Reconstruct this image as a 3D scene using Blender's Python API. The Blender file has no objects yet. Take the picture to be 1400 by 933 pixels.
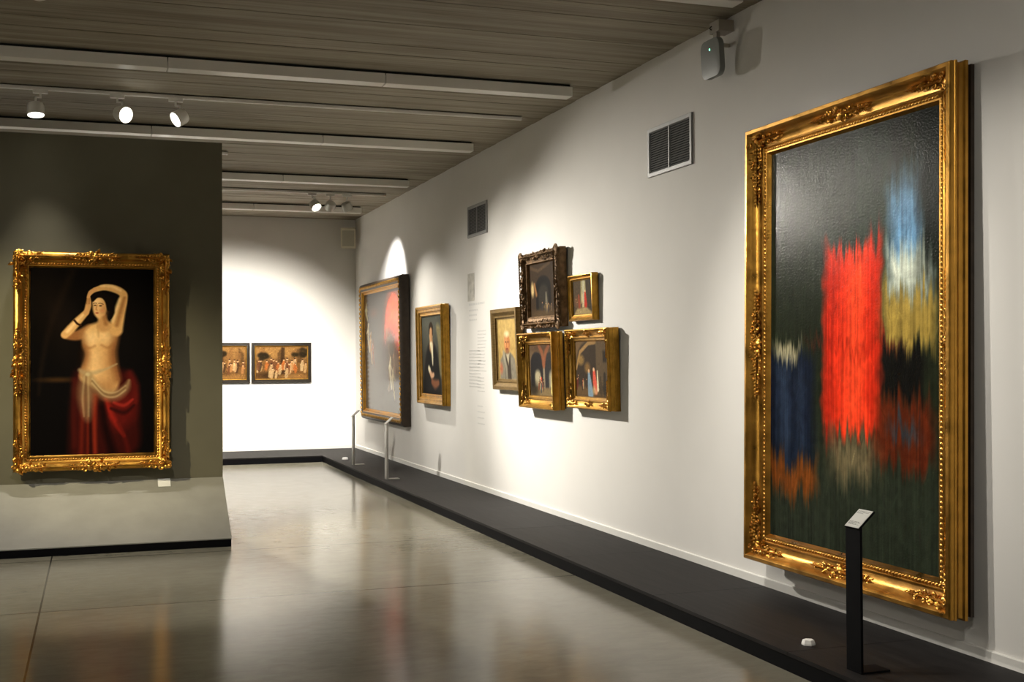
import bpy, bmesh, math, random
import numpy as np
from mathutils import Vector, Matrix, Quaternion

random.seed(7)
sc = bpy.context.scene
COL = sc.collection
PI = math.pi

# ------------------------------------------------------------------ dimensions
H = 1.44                 # camera height
XW = 3.72                # right wall
YF = 18.01               # far wall
CZ = 3.546               # ceiling
XL, YB = -5.5, -4.0      # unseen left and back walls
PZ = 0.09                # top of the black plinth
PX = 2.98                # front of the right plinth
PY = 16.72               # front of the far plinth
NY, NX = 10.157, 0.986   # face and right edge of the free-standing panel

# ------------------------------------------------------------------ materials
def srgb(c):
    c = np.asarray(c, float)
    return np.where(c <= 0.04045, c / 12.92, ((c + 0.055) / 1.055) ** 2.4)

def new_mat(name):
    m = bpy.data.materials.new(name); m.use_nodes = True
    nt = m.node_tree; b = nt.nodes['Principled BSDF']
    return m, nt, b

def N(nt, t, **kw):
    n = nt.nodes.new(t)
    for k, v in kw.items(): setattr(n, k, v)
    return n

def mat(name, col, rough=0.5, metal=0.0, var=0.0, scale=8.0, bump=0.0, bscale=60.0, stretch=(1, 1, 1), spec=0.5, emit=None, estr=0.0, rvar=0.0):
    m, nt, b = new_mat(name)
    L = nt.links.new
    b.inputs['Base Color'].default_value = (*col, 1)
    b.inputs['Roughness'].default_value = rough
    b.inputs['Metallic'].default_value = metal
    b.inputs['Specular IOR Level'].default_value = spec
    tc = N(nt, 'ShaderNodeTexCoord'); mp = N(nt, 'ShaderNodeMapping')
    mp.inputs['Scale'].default_value = stretch
    L(tc.outputs['Object'], mp.inputs['Vector'])
    if var or rvar:
        nz = N(nt, 'ShaderNodeTexNoise'); nz.inputs['Scale'].default_value = scale; nz.inputs['Detail'].default_value = 6
        L(mp.outputs['Vector'], nz.inputs['Vector'])
        if var:
            r = N(nt, 'ShaderNodeValToRGB')
            r.color_ramp.elements[0].position = 0.3; r.color_ramp.elements[1].position = 0.7
            r.color_ramp.elements[0].color = (*[max(0, c * (1 - var)) for c in col], 1)
            r.color_ramp.elements[1].color = (*[min(1, c * (1 + var)) for c in col], 1)
            L(nz.outputs['Fac'], r.inputs['Fac']); L(r.outputs['Color'], b.inputs['Base Color'])
        if rvar:
            mr = N(nt, 'ShaderNodeMapRange'); mr.inputs['From Min'].default_value = 0.3; mr.inputs['From Max'].default_value = 0.7
            mr.inputs['To Min'].default_value = max(0.02, rough - rvar); mr.inputs['To Max'].default_value = rough + rvar
            L(nz.outputs['Fac'], mr.inputs['Value']); L(mr.outputs['Result'], b.inputs['Roughness'])
    if bump:
        n2 = N(nt, 'ShaderNodeTexNoise'); n2.inputs['Scale'].default_value = bscale; n2.inputs['Detail'].default_value = 4
        L(mp.outputs['Vector'], n2.inputs['Vector'])
        bp = N(nt, 'ShaderNodeBump'); bp.inputs['Strength'].default_value = bump; bp.inputs['Distance'].default_value = 0.01
        L(n2.outputs['Fac'], bp.inputs['Height']); L(bp.outputs['Normal'], b.inputs['Normal'])
    if emit:
        b.inputs['Emission Color'].default_value = (*emit, 1); b.inputs['Emission Strength'].default_value = estr
    return m

M = {}
M['wall'] = mat('white_plaster', (0.80, 0.785, 0.76), 0.85, var=0.012, scale=3, bump=0.03, bscale=180, spec=0.2)
M['panel'] = mat('olive_paint', (0.130, 0.120, 0.083), 0.8, var=0.04, scale=4, bump=0.05, bscale=160, spec=0.25)
M['ramp'] = mat('grey_ramp', (0.285, 0.275, 0.24), 0.6, var=0.08, scale=5, bump=0.03, bscale=120, spec=0.35)
M['black'] = mat('black_laminate', (0.004, 0.004, 0.005), 0.65, var=0.1, scale=5, spec=0.06)
M['plinthtop'] = mat('black_stained_board', (0.013, 0.0115, 0.0115), 0.6, var=0.35, scale=3, stretch=(14, 1, 1), bump=0.08, bscale=20, spec=0.15)
M['base'] = mat('white_baseboard', (0.78, 0.77, 0.74), 0.55, var=0.01, scale=5)
M['white_metal'] = mat('white_lacquer', (0.86, 0.84, 0.78), 0.34, var=0.03, scale=2)
M['grey_metal'] = mat('grey_lacquer', (0.60, 0.59, 0.54), 0.35, var=0.04, scale=6)
M['dark'] = mat('dark_gap', (0.01, 0.01, 0.01), 0.8)
M['steel'] = mat('brushed_steel', (0.34, 0.33, 0.31), 0.38, metal=0.8, var=0.08, scale=30, stretch=(1, 1, 0.05))
M['blackmetal'] = mat('black_powder_coat', (0.004, 0.004, 0.005), 0.6, var=0.1, scale=30, spec=0.06)
M['label'] = mat('label_print', (0.52, 0.52, 0.49), 0.45, var=0.02, scale=30)
M['ink'] = mat('label_ink', (0.13, 0.13, 0.13), 0.7)
M['card'] = mat('white_card', (0.90, 0.89, 0.86), 0.6, var=0.01, scale=30)
M['ventframe'] = mat('grey_aluminium', (0.32, 0.32, 0.32), 0.5, metal=0.0, var=0.04, scale=20)
M['ventslat'] = mat('aluminium_slat', (0.16, 0.16, 0.16), 0.5, metal=0.2, var=0.04, scale=20)
M['device'] = mat('device_plastic', (0.23, 0.245, 0.235), 0.45, var=0.03, scale=10)
M['devicewhite'] = mat('pale_plastic', (0.42, 0.38, 0.32), 0.5, var=0.03, scale=10)
M['led'] = mat('green_indicator', (0.1, 0.8, 0.5), 0.4, emit=(0.15, 1.0, 0.55), estr=6.0)
M['lens'] = mat('lit_lamp_lens', (0.9, 0.9, 0.85), 0.3, emit=(1.0, 0.97, 0.86), estr=9.0)
M['speaker'] = mat('beige_plastic', (0.74, 0.69, 0.56), 0.5, var=0.02, scale=10)
M['grille'] = mat('beige_grille', (0.48, 0.45, 0.36), 0.7, bump=0.4, bscale=500)
M['walltext'] = mat('pale_grey_lettering', (0.67, 0.665, 0.65), 0.8, var=0.02, scale=30)
M['wallprint'] = mat('pale_wall_print', (0.54, 0.52, 0.47), 0.8, var=0.25, scale=14)
M['gold'] = mat('gilding', (0.46, 0.235, 0.042), 0.36, metal=1.0, var=0.28, scale=9, bump=0.12, bscale=55, rvar=0.1)
M['goldorn'] = mat('gilded_carving', (0.66, 0.33, 0.060), 0.28, metal=1.0, var=0.2, scale=40, bump=0.2, bscale=160)
M['goldfine'] = mat('gilded_beading', (0.70, 0.37, 0.08), 0.30, metal=1.0, var=0.15, scale=40)
M['golddark'] = mat('tarnished_gilding', (0.40, 0.215, 0.035), 0.40, metal=1.0, var=0.30, scale=14, bump=0.15, bscale=80)
M['goldorndark'] = mat('tarnished_carving', (0.44, 0.24, 0.05), 0.36, metal=1.0, var=0.35, scale=30, bump=0.25, bscale=140)
M['antique'] = mat('antique_brown_gilding', (0.19, 0.115, 0.058), 0.6, metal=0.35, var=0.5, scale=25, bump=0.3, bscale=120, spec=0.15)
M['oakgold'] = mat('dull_olive_gilding', (0.15, 0.094, 0.030), 0.55, metal=0.4, var=0.25, scale=18, stretch=(1, 1, 4), bump=0.1, bscale=90, spec=0.15)
M['ebony'] = mat('black_moulding', (0.018, 0.014, 0.010), 0.32, var=0.25, scale=20)
M['darkwood'] = mat('dark_side_wood', (0.04, 0.026, 0.016), 0.5, var=0.25, scale=20)

def canvas_mat(rough=0.3, bump=0.25, bscale=180, spec=0.5, name='painted_canvas'):
    m, nt, b = new_mat(name); L = nt.links.new
    a = N(nt, 'ShaderNodeVertexColor'); a.layer_name = 'paint'
    L(a.outputs['Color'], b.inputs['Base Color'])
    b.inputs['Roughness'].default_value = rough
    b.inputs['Specular IOR Level'].default_value = spec
    tc = N(nt, 'ShaderNodeTexCoord')
    n2 = N(nt, 'ShaderNodeTexNoise'); n2.inputs['Scale'].default_value = bscale; n2.inputs['Detail'].default_value = 3
    L(tc.outputs['Object'], n2.inputs['Vector'])
    bp = N(nt, 'ShaderNodeBump'); bp.inputs['Strength'].default_value = bump; bp.inputs['Distance'].default_value = 0.004
    L(n2.outputs['Fac'], bp.inputs['Height']); L(bp.outputs['Normal'], b.inputs['Normal'])
    return m
M['canvas'] = canvas_mat(0.6, 0.12, 180, 0.03)
M['canvas_gloss'] = canvas_mat(0.17, 0.05, 180, 0.22, 'glossy_canvas')
M['canvas_varnish'] = canvas_mat(0.20, 0.30, 90, 0.045, 'varnished_canvas')
M['canvas_matte'] = canvas_mat(0.6, 0.12, 180, 0.03, 'matte_canvas')

def floor_mat():
    m, nt, b = new_mat('polished_concrete'); L = nt.links.new
    tc = N(nt, 'ShaderNodeTexCoord')
    def noise(scale, detail, st=(1, 1, 1), rough=0.6):
        mp = N(nt, 'ShaderNodeMapping'); mp.inputs['Scale'].default_value = st
        L(tc.outputs['Object'], mp.inputs['Vector'])
        n = N(nt, 'ShaderNodeTexNoise'); n.inputs['Scale'].default_value = scale; n.inputs['Detail'].default_value = detail
        n.inputs['Roughness'].default_value = rough; n.inputs['Distortion'].default_value = 0.6
        L(mp.outputs['Vector'], n.inputs['Vector']); return n.outputs['Fac']
    big = noise(0.55, 8, (1, 1.3, 1)); fine = noise(7.0, 8, (1, 2.2, 1), 0.7); speck = noise(60, 3)
    r = N(nt, 'ShaderNodeValToRGB')
    e = r.color_ramp.elements
    e[0].position = 0.25; e[0].color = (0.145, 0.132, 0.094, 1)
    e[1].position = 0.75; e[1].color = (0.305, 0.288, 0.228, 1)
    mx = N(nt, 'ShaderNodeMath', operation='MULTIPLY_ADD'); L(fine, mx.inputs[0]); mx.inputs[1].default_value = 0.35
    ad = N(nt, 'ShaderNodeMath', operation='MULTIPLY'); L(big, ad.inputs[0]); ad.inputs[1].default_value = 0.65
    L(ad.outputs[0], mx.inputs[2]); L(mx.outputs[0], r.inputs['Fac'])
    # sawn joints
    sp = N(nt, 'ShaderNodeSeparateXYZ'); L(tc.outputs['Object'], sp.inputs[0])
    def line(out, at, w):
        s = N(nt, 'ShaderNodeMath', operation='SUBTRACT'); L(out, s.inputs[0]); s.inputs[1].default_value = at
        a = N(nt, 'ShaderNodeMath', operation='ABSOLUTE'); L(s.outputs[0], a.inputs[0])
        c = N(nt, 'ShaderNodeMath', operation='LESS_THAN'); L(a.outputs[0], c.inputs[0]); c.inputs[1].default_value = w
        return c.outputs[0]
    ls = [line(sp.outputs['X'], -0.306, 0.0055)]
    for y in (3.6, 7.40, 9.27, 13.1): ls.append(line(sp.outputs['Y'], y, 0.009))
    acc = ls[0]
    for k, o in enumerate(ls[1:]):
        q = N(nt, 'ShaderNodeMath', operation='MULTIPLY'); L(o, q.inputs[0]); q.inputs[1].default_value = 0.8
        mxx = N(nt, 'ShaderNodeMath', operation='MAXIMUM'); L(acc, mxx.inputs[0]); L(q.outputs[0], mxx.inputs[1]); acc = mxx.outputs[0]
    mix = N(nt, 'ShaderNodeMix', data_type='RGBA'); L(acc, mix.inputs['Factor'])
    L(r.outputs['Color'], mix.inputs['A']); mix.inputs['B'].default_value = (0.05, 0.045, 0.035, 1)
    L(mix.outputs['Result'], b.inputs['Base Color'])
    rr = N(nt, 'ShaderNodeMapRange'); rr.inputs['From Min'].default_value = 0.3; rr.inputs['From Max'].default_value = 0.7
    rr.inputs['To Min'].default_value = 0.14; rr.inputs['To Max'].default_value = 0.20
    L(fine, rr.inputs['Value']); L(rr.outputs['Result'], b.inputs['Roughness'])
    b.inputs['Specular IOR Level'].default_value = 0.20
    bp = N(nt, 'ShaderNodeBump'); bp.inputs['Strength'].default_value = 0.02; bp.inputs['Distance'].default_value = 0.01
    L(fine, bp.inputs['Height']); L(bp.outputs['Normal'], b.inputs['Normal'])
    return m
M['floor'] = floor_mat()

def ceiling_mat():
    m, nt, b = new_mat('board_marked_concrete'); L = nt.links.new
    tc = N(nt, 'ShaderNodeTexCoord')
    def noise(scale, st, detail=6):
        mp = N(nt, 'ShaderNodeMapping'); mp.inputs['Scale'].default_value = st
        L(tc.outputs['Object'], mp.inputs['Vector'])
        n = N(nt, 'ShaderNodeTexNoise'); n.inputs['Scale'].default_value = scale; n.inputs['Detail'].default_value = detail
        L(mp.outputs['Vector'], n.inputs['Vector']); return n.outputs['Fac']
    streak = noise(1.0, (0.25, 14, 1)); grain = noise(1.0, (2.0, 70, 1), 4); blot = noise(1.2, (1, 2, 1))
    s1 = N(nt, 'ShaderNodeMath', operation='MULTIPLY_ADD'); L(grain, s1.inputs[0]); s1.inputs[1].default_value = 0.3
    s0 = N(nt, 'ShaderNodeMath', operation='MULTIPLY'); L(streak, s0.inputs[0]); s0.inputs[1].default_value = 0.45
    L(s0.outputs[0], s1.inputs[2])
    s2 = N(nt, 'ShaderNodeMath', operation='MULTIPLY_ADD'); L(blot, s2.inputs[0]); s2.inputs[1].default_value = 0.25; L(s1.outputs[0], s2.inputs[2])
    r = N(nt, 'ShaderNodeValToRGB'); e = r.color_ramp.elements
    e[0].position = 0.33; e[0].color = (0.185, 0.158, 0.115, 1)
    e[1].position = 0.66; e[1].color = (0.46, 0.415, 0.33, 1)
    L(s2.outputs[0], r.inputs['Fac']); L(r.outputs['Color'], b.inputs['Base Color'])
    b.inputs['Roughness'].default_value = 0.75; b.inputs['Specular IOR Level'].default_value = 0.3
    bp = N(nt, 'ShaderNodeBump'); bp.inputs['Strength'].default_value = 0.5; bp.inputs['Distance'].default_value = 0.01
    L(s1.outputs[0], bp.inputs['Height']); L(bp.outputs['Normal'], b.inputs['Normal'])
    return m
M['ceiling'] = ceiling_mat()

# ------------------------------------------------------------------ mesh builder
class MB:
    surf = None
    def __init__(s): s.v = []; s.f = []
    def add(s, vs, fs):
        b = len(s.v); s.v += [tuple(p) for p in vs]; s.f += [tuple(i + b for i in f) for f in fs]
    def box(s, x0, x1, y0, y1, z0, z1):
        s.add([(x0, y0, z0), (x1, y0, z0), (x1, y1, z0), (x0, y1, z0), (x0, y0, z1), (x1, y0, z1), (x1, y1, z1), (x0, y1, z1)],
              [(3, 2, 1, 0), (4, 5, 6, 7), (0, 1, 5, 4), (1, 2, 6, 5), (2, 3, 7, 6), (3, 0, 4, 7)])
    def prism(s, pts, a0, a1, axis='x'):
        n = len(pts)
        def P(a, p):
            return (a, p[0], p[1]) if axis == 'x' else ((p[0], a, p[1]) if axis == 'y' else (p[0], p[1], a))
        s.add([P(a0, p) for p in pts] + [P(a1, p) for p in pts],
              [tuple(range(n))[::-1], tuple(range(n, 2 * n))] + [(i, (i + 1) % n, (i + 1) % n + n, i + n) for i in range(n)])
    def blob(s, c, r, rot=None, seg=7, rings=4):
        vs = []; fs = []
        for j in range(1, rings):
            t = PI * j / rings
            for i in range(seg):
                a = 2 * PI * i / seg
                vs.append(Vector((r[0] * math.sin(t) * math.cos(a), r[1] * math.sin(t) * math.sin(a), r[2] * math.cos(t))))
        vs.append(Vector((0, 0, r[2]))); vs.append(Vector((0, 0, -r[2])))
        top = len(vs) - 2; bot = top + 1
        for j in range(rings - 2):
            for i in range(seg):
                a = j * seg + i; b2 = j * seg + (i + 1) % seg
                fs.append((a, a + seg, b2 + seg, b2))
        for i in range(seg):
            fs.append((top, i, (i + 1) % seg)); q = (rings - 2) * seg
            fs.append((bot, q + (i + 1) % seg, q + i))
        if rot is not None: vs = [rot @ v for v in vs]
        s.add([v + Vector(c) for v in vs], fs)
    def tube(s, pts, rad, seg=6):
        pts = [Vector(p) for p in pts]; n = len(pts)
        rings = []; prev = None
        for i, p in enumerate(pts):
            t = (pts[min(i + 1, n - 1)] - pts[max(i - 1, 0)]).normalized()
            if prev is None:
                up = Vector((0, 0, 1)) if abs(t.z) < 0.9 else Vector((1, 0, 0))
                u = t.cross(up).normalized()
            else:
                u = (prev - t * prev.dot(t)).normalized()
            prev = u; w = t.cross(u)
            r = rad[i] if hasattr(rad, '__len__') else rad
            rings.append([p + (u * math.cos(2 * PI * k / seg) + w * math.sin(2 * PI * k / seg)) * r for k in range(seg)])
        vs = [q for R in rings for q in R]; fs = []
        for i in range(n - 1):
            for k in range(seg):
                fs.append((i * seg + k, i * seg + (k + 1) % seg, (i + 1) * seg + (k + 1) % seg, (i + 1) * seg + k))
        fs.append(tuple(range(seg))[::-1]); fs.append(tuple((n - 1) * seg + k for k in range(seg)))
        s.add(vs, fs)
    def lathe(s, prof, seg=28, mtx=None, cap0=False, cap1=False):
        vs = []; fs = []
        for (r, z) in prof:
            for k in range(seg):
                a = 2 * PI * k / seg; vs.append(Vector((r * math.cos(a), r * math.sin(a), z)))
        for i in range(len(prof) - 1):
            for k in range(seg):
                fs.append((i * seg + k, i * seg + (k + 1) % seg, (i + 1) * seg + (k + 1) % seg, (i + 1) * seg + k))
        if cap0: fs.append(tuple(range(seg))[::-1])
        if cap1: fs.append(tuple((len(prof) - 1) * seg + k for k in range(seg)))
        if mtx is not None: vs = [mtx @ v for v in vs]
        s.add(vs, fs)
    def build(s, name, m, parent=None, smooth=None, bevel=0.0, loc=None):
        me = bpy.data.meshes.new(name); me.from_pydata(s.v, [], s.f)
        if bevel:
            bm = bmesh.new(); bm.from_mesh(me)
            bmesh.ops.recalc_face_normals(bm, faces=bm.faces[:])
            ed = [e for e in bm.edges if len(e.link_faces) == 2 and e.calc_face_angle(0) > 0.5]
            bmesh.ops.bevel(bm, geom=ed, offset=bevel, segments=2, profile=0.7, affect='EDGES', clamp_overlap=True)
            bm.to_mesh(me); bm.free()
        else:
            bm = bmesh.new(); bm.from_mesh(me); bmesh.ops.recalc_face_normals(bm, faces=bm.faces[:]); bm.to_mesh(me); bm.free()
        me.materials.append(m)
        if smooth is not None:
            for p in me.polygons: p.use_smooth = True
            me.set_sharp_from_angle(angle=math.radians(smooth))
        o = bpy.data.objects.new(name, me); COL.objects.link(o)
        if parent: o.parent = parent
        if loc: o.location = loc
        return o

def thing(name, label, cat, loc=(0, 0, 0), rot=(0, 0, 0), group=None):
    o = bpy.data.objects.new(name, None); COL.objects.link(o)
    o.location = loc; o.rotation_euler = rot; o.empty_display_size = 0.1
    o['label'] = label; o['category'] = cat
    if group: o['group'] = group
    return o
def tag(o, label, cat, group=None):
    o['label'] = label; o['category'] = cat
    if group: o['group'] = group
    return o
def struct(o): o['kind'] = 'structure'; return o

# ------------------------------------------------------------------ room shell
def slab(name, m, *b):
    k = MB(); k.box(*b); return struct(k.build(name, m))
slab('floor', M['floor'], XL, XW + 0.2, YB, YF + 0.2, -0.12, 0)
slab('wall_right', M['wall'], XW, XW + 0.2, YB, YF + 0.2, 0, CZ + 0.06)
slab('wall_far', M['wall'], XL, XW, YF, YF + 0.2, 0, CZ + 0.06)
slab('wall_left', M['wall'], XL - 0.2, XL, YB, YF + 0.2, -0.12, CZ + 0.06)
slab('wall_back', M['wall'], XL - 0.2, XW + 0.2, YB - 0.2, YB, -0.12, CZ + 0.06)
# ceiling of concrete slabs running across the room, joint every half bay, with a shallow step in every other slab
k = MB()
js = [YB] + [6.02 + (i - 8) * 1.0 for i in range(0)]
BE = [8.59 - 2.59 * 3, 8.59 - 2.59 * 2, 8.59 - 2.59, 8.59, 11.165, 13.70, 16.38]     # front edges of the boxed trunking
joints = [YB]
y = 6.825
while y - 1.28 > YB + 0.3: y -= 1.28
while y < YF:
    joints.append(y); y += 1.281
joints.append(YF + 0.2)
for a, b in zip(joints[:-1], joints[1:]):
    k.box(XL, XW, a + 0.007, b - 0.007, CZ, CZ + 0.06)
    # board marks: shallow raised strips pressed in by the formwork
    n = 5; w = (b - a) / n
    for i in range(n):
        if i % 2 == 0 and w > 0.1:
            k.box(XL, XW, a + i * w + 0.01, a + (i + 1) * w - 0.006, CZ - 0.003, CZ)
k.box(XL, XW, YB, YF + 0.2, CZ + 0.06, CZ + 0.12)
struct(k.build('ceiling', M['ceiling']))

k = MB(); k.prism([(XW, PZ), (XW - 0.014, PZ), (XW - 0.014, PZ + 0.046), (XW - 0.010, PZ + 0.05), (XW, PZ + 0.05)], YB, YF, 'y')
struct(k.build('baseboard_right', M['base']))
k = MB(); k.prism([(YF, PZ), (YF - 0.014, PZ), (YF - 0.014, PZ + 0.046), (YF - 0.010, PZ + 0.05), (YF, PZ + 0.05)], XL, XW - 0.014, 'x')
struct(k.build('baseboard_far', M['base']))

# low black plinths
def plinth(name, label, x0, x1, y0, y1, front, seams, vertical):
    t = thing(name, label, 'plinth', ((x0 + x1) / 2, (y0 + y1) / 2, 0))
    cx, cy = (x0 + x1) / 2, (y0 + y1) / 2
    k = MB(); k.box(x0 - cx + 0.004, x1 - cx, y0 - cy + (0.004 if front == 'y' else 0), y1 - cy, 0, PZ - 0.018)
    k.build('riser', M['black'], t)
    k = MB()
    cuts = [y0 if vertical else x0] + seams + [y1 if vertical else x1]
    for a, b in zip(cuts[:-1], cuts[1:]):
        if vertical: k.box(x0 - cx, x1 - cx, a - cy + 0.0015, b - cy - 0.0015, PZ - 0.018, PZ)
        else: k.box(a - cx + 0.0015, b - cx - 0.0015, y0 - cy, y1 - cy, PZ - 0.018, PZ)
    k.build('top_board', M['plinthtop'], t)
    return t
plinth('floor_plinth', 'long low black plinth running along the foot of the right wall', PX, XW, YB, YF, 'x', [-2, -0.3, 1.4, 3.1, 4.8, 6.2, 7.6, 9.0, 10.4, 11.8, 13.2, 14.6, 16.0], True)
plinth('floor_plinth', 'low black plinth along the foot of the far white wall', XL, PX, PY, YF, 'y', [-4, -2.4, -0.8, 0.8, 2.2], False)

# free-standing display panel with its sloping foot
k = MB(); k.box(-4.2, NX, NY, NY + 0.30, 0, 3.228)
o = k.build('partition_panel', M['panel'], bevel=0.004); struct(o)
t = thing('sloping_plinth', 'grey sloping plinth at the foot of the dark partition', 'plinth', (-1.6, NY - 0.003, 0))
k = MB(); k.prism([(0, 0.472), (-0.683, 0.066), (-0.683, 0.058), (0, 0.058)], -2.6, NX + 1.6, 'x'); k.build('sloping_board', M['ramp'], t)
k = MB(); k.box(-2.6, NX + 1.596, -0.680, 0, 0, 0.058); k.build('base', M['black'], t)

# ------------------------------------------------------------------ ceiling trunking and tracks
def trunking(yf, label):
    xe = 3.478
    t = thing('ceiling_trunking', label, 'trunking', (0, yf, CZ), group='white trunking across the ceiling')
    x = xe; cuts = [xe]
    while x > XL: x -= 1.535 if x != xe else 1.473; cuts.append(max(x, XL))
    for a, b in zip(cuts[1:], cuts[:-1]):
        k = MB(); k.box(a + 0.003, b - 0.003, 0, 0.125, -0.094, -0.020)
        k.build('casing', M['white_metal'], t, bevel=0.004)
    k = MB(); k.box(XL, xe - 0.02, 0.012, 0.113, -0.030, -0.003); k.build('shadow_gap_neck', M['dark'], t)  # recessed neck coloured near-black to stand for the shadow gap under the ceiling
    return t
names = {3: 'white boxed trunking, the nearest that spans the ceiling, in front of the three left spotlights',
         4: 'white boxed trunking behind the three left spotlights, just above the dark partition',
         5: 'white boxed trunking in front of the far cluster of three spotlights',
         6: 'white boxed trunking closest to the far wall, behind the far three spotlights',
         2: 'white trunking end at the top edge above the wall-mounted device'}
for i, yb in enumerate(BE):
    if i < 1: continue
    trunking(yb, names.get(i, 'white boxed trunking above the camera, outside the view'))

def track(y, x0, x1, label):
    t = thing('lighting_track', label, 'track', ((x0 + x1) / 2, y, CZ))
    c = (x0 + x1) / 2
    k = MB()
    k.box(x0 - c, x1 - c, -0.018, -0.007, -0.034, -0.003); k.box(x0 - c, x1 - c, 0.007, 0.018, -0.034, -0.003); k.box(x0 - c, x1 - c, -0.018, 0.018, -0.010, -0.003)
    k.build('rail', M['white_metal'], t)
    k = MB(); k.box(x1 - c, x1 - c + 0.012, -0.02, 0.02, -0.036, -0.003); k.build('end_cap', M['white_metal'], t)
    return t
T1, T2, T3, T0 = 9.875, 15.04, 12.43, 4.70
track(T1, -4.8, 3.50, 'pale lighting track carrying the three left spotlights, in front of the dark partition')
track(T2, -4.8, 3.49, 'pale lighting track carrying the far cluster of three spotlights')
track(T3, -4.8, 1.25, 'lighting track hidden behind the dark partition')
track(7.3, -4.9, -1.0, 'lighting track beyond the left edge of the view')

def spotlight(x, y, aim, label, power, cone, blend, col=(1, 0.95, 0.86), rad=0.04, side=1, drop=0.055, lit=True, grey=False):
    hm = M['grey_metal'] if grey else M['white_metal']
    t = thing('track_spotlight', label, 'spotlight', (x, y, CZ - 0.034), group='spotlights on the ceiling tracks')
    k = MB(); k.box(-0.055, 0.055, -0.016, 0.016, -0.026, 0); k.build('adapter', hm, t, bevel=0.003)
    k = MB()
    zj = -0.026 - drop
    off = 0.035 * side
    k.box(-0.008, 0.008, -0.008, 0.008, zj * 0.6, -0.024)
    k.box(min(0, off) - 0.008, max(0, off) + 0.008, -0.008, 0.008, zj * 0.6 - 0.012, zj * 0.6)
    k.box(off - 0.008, off + 0.008, -0.008, 0.008, zj - 0.02, zj * 0.6)
    k.build('bracket', hm, t, bevel=0.002)
    hc = Vector((off, 0, zj - 0.065))
    d = (Vector(aim) - (Vector((x, y, CZ - 0.034)) + hc)).normalized()
    q = d.to_track_quat('-Z', 'Y')
    mt = Matrix.Translation(hc) @ q.to_matrix().to_4x4()
    R, Ln = 0.065, 0.102
    k = MB()
    k.lathe([(0.001, Ln / 2), (R * 0.55, Ln / 2), (R * 0.86, Ln / 2 - 0.008), (R * 0.98, Ln / 2 - 0.03), (R, -Ln / 2 + 0.004), (R * 0.985, -Ln / 2), (R * 0.93, -Ln / 2),
             (R * 0.90, -Ln / 2 + 0.022), (0.001, -Ln / 2 + 0.024)], 30, mt)
    h = k.build('housing', hm, t, smooth=35)
    k = MB()
    k.lathe([(0.001, -Ln / 2 + 0.010), (R * 0.55, -Ln / 2 + 0.011), (R * 0.88, -Ln / 2 + 0.017)], 30, mt)
    k.build('lens', M['lens'], h, smooth=60)
    if power > 0:
        ld = bpy.data.lights.new('spot_beam', 'SPOT'); ld.energy = power; ld.color = col
        ld.spot_size = math.radians(cone); ld.spot_blend = blend; ld.shadow_soft_size = rad
        lo = bpy.data.objects.new('spot_beam', ld); COL.objects.link(lo); lo.parent = t
        lo.location = hc + d * (Ln / 2 + 0.012); lo.rotation_mode = 'QUATERNION'; lo.rotation_quaternion = q
    return t

W1 = (1.0, 0.94, 0.83)
spotlight(-0.40, T1, (-0.25, 9.25, 0.0), 'leftmost spotlight on the nearer track, box seen side on', 170, 74, 1.0, W1, side=-1)
spotlight(0.16, T1, (3.66, 5.25, 1.65), 'glowing spotlight in the middle of the nearer track', 170, 32, 1.0, W1, side=1, rad=0.035)
spotlight(0.60, T1, (-3.0, 8.4, 1.0), 'rightmost spotlight on the nearer track, lit face turned left', 80, 80, 1.0, W1, side=1)
spotlight(2.56, T2, (3.7, 13.0, 1.0), 'left spotlight of the far cluster, its lit lens facing out', 340, 58, 1.0, W1, side=1, grey=True)
spotlight(2.79, T2, (1.9, 18.0, 0.5), 'middle and largest-looking spotlight of the far cluster', 1000, 83, 1.0, W1, side=0, grey=True)
spotlight(3.00, T2, (3.72, 15.6, 1.9), 'right spotlight of the far cluster, seen from behind', 340, 80, 0.95, (1.0, 0.97, 0.92), side=0, grey=True)
HID = 'unseen spotlight placed behind the dark partition'
spotlight(0.90, T3, (3.72, 10.5, 1.45), HID, 520, 56, 1.0, W1)
spotlight(0.60, T3, (3.72, 7.8, 0.0), HID, 1500, 72, 1.0, W1)  # added spotlight, washes the lower right wall with extra light
spotlight(0.20, T3, (3.72, 11.9, 0.9), HID, 230, 66, 1.0, W1)  # added fill for the wall around the lettering
spotlight(0.5, T2, (1.4, 18.0, 0.5), HID, 880, 83, 1.0, W1)
spotlight(-1.5, T2, (-1.5, 18.0, 1.0), HID, 400, 80, 0.9, W1)
spotlight(-0.3, T3, (1.9, 13.6, 0.0), HID, 420, 95, 1.0, W1)  # added, aimed at the floor to raise ambient light in the far part
OUT = 'unseen spotlight placed beyond the edges of the view'
spotlight(-2.7, 7.3, (-0.05, NY, 1.10), OUT, 760, 34, 0.9, (1, 0.88, 0.56))
spotlight(-2.3, 7.3, (1.3, 6.6, 0.0), OUT, 90, 95, 1.0, W1)  # added fill, diffuse light for the floor
track(5.60, -4.8, 3.4, 'lighting track just above the top edge of the view')
spotlight(1.05, 5.60, (3.65, 5.55, 1.25), OUT, 350, 60, 1.0, W1)
spotlight(-0.30, 5.60, (0.40, 8.8, 0.0), OUT, 260, 58, 0.6, W1, rad=0.03)
track(4.85, -4.8, 3.4, 'lighting track above the camera side of the gallery')
spotlight(1.75, 4.85, (3.72, 4.2, 1.2), OUT, 140, 62, 1.0, W1)
spotlight(-3.6, 7.3, (-5.5, 6.0, 1.5), OUT, 520, 90, 0.9, W1)  # added so the unseen left wall bounces ambient light
track(1.2, -4.9, 3.2, 'unseen lighting track above the camera')  # carries the two added spotlights below
spotlight(-2.0, 1.2, (-2.0, YB, 1.5), OUT, 420, 90, 0.9, W1)  # added so the unseen back wall bounces ambient light
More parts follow.
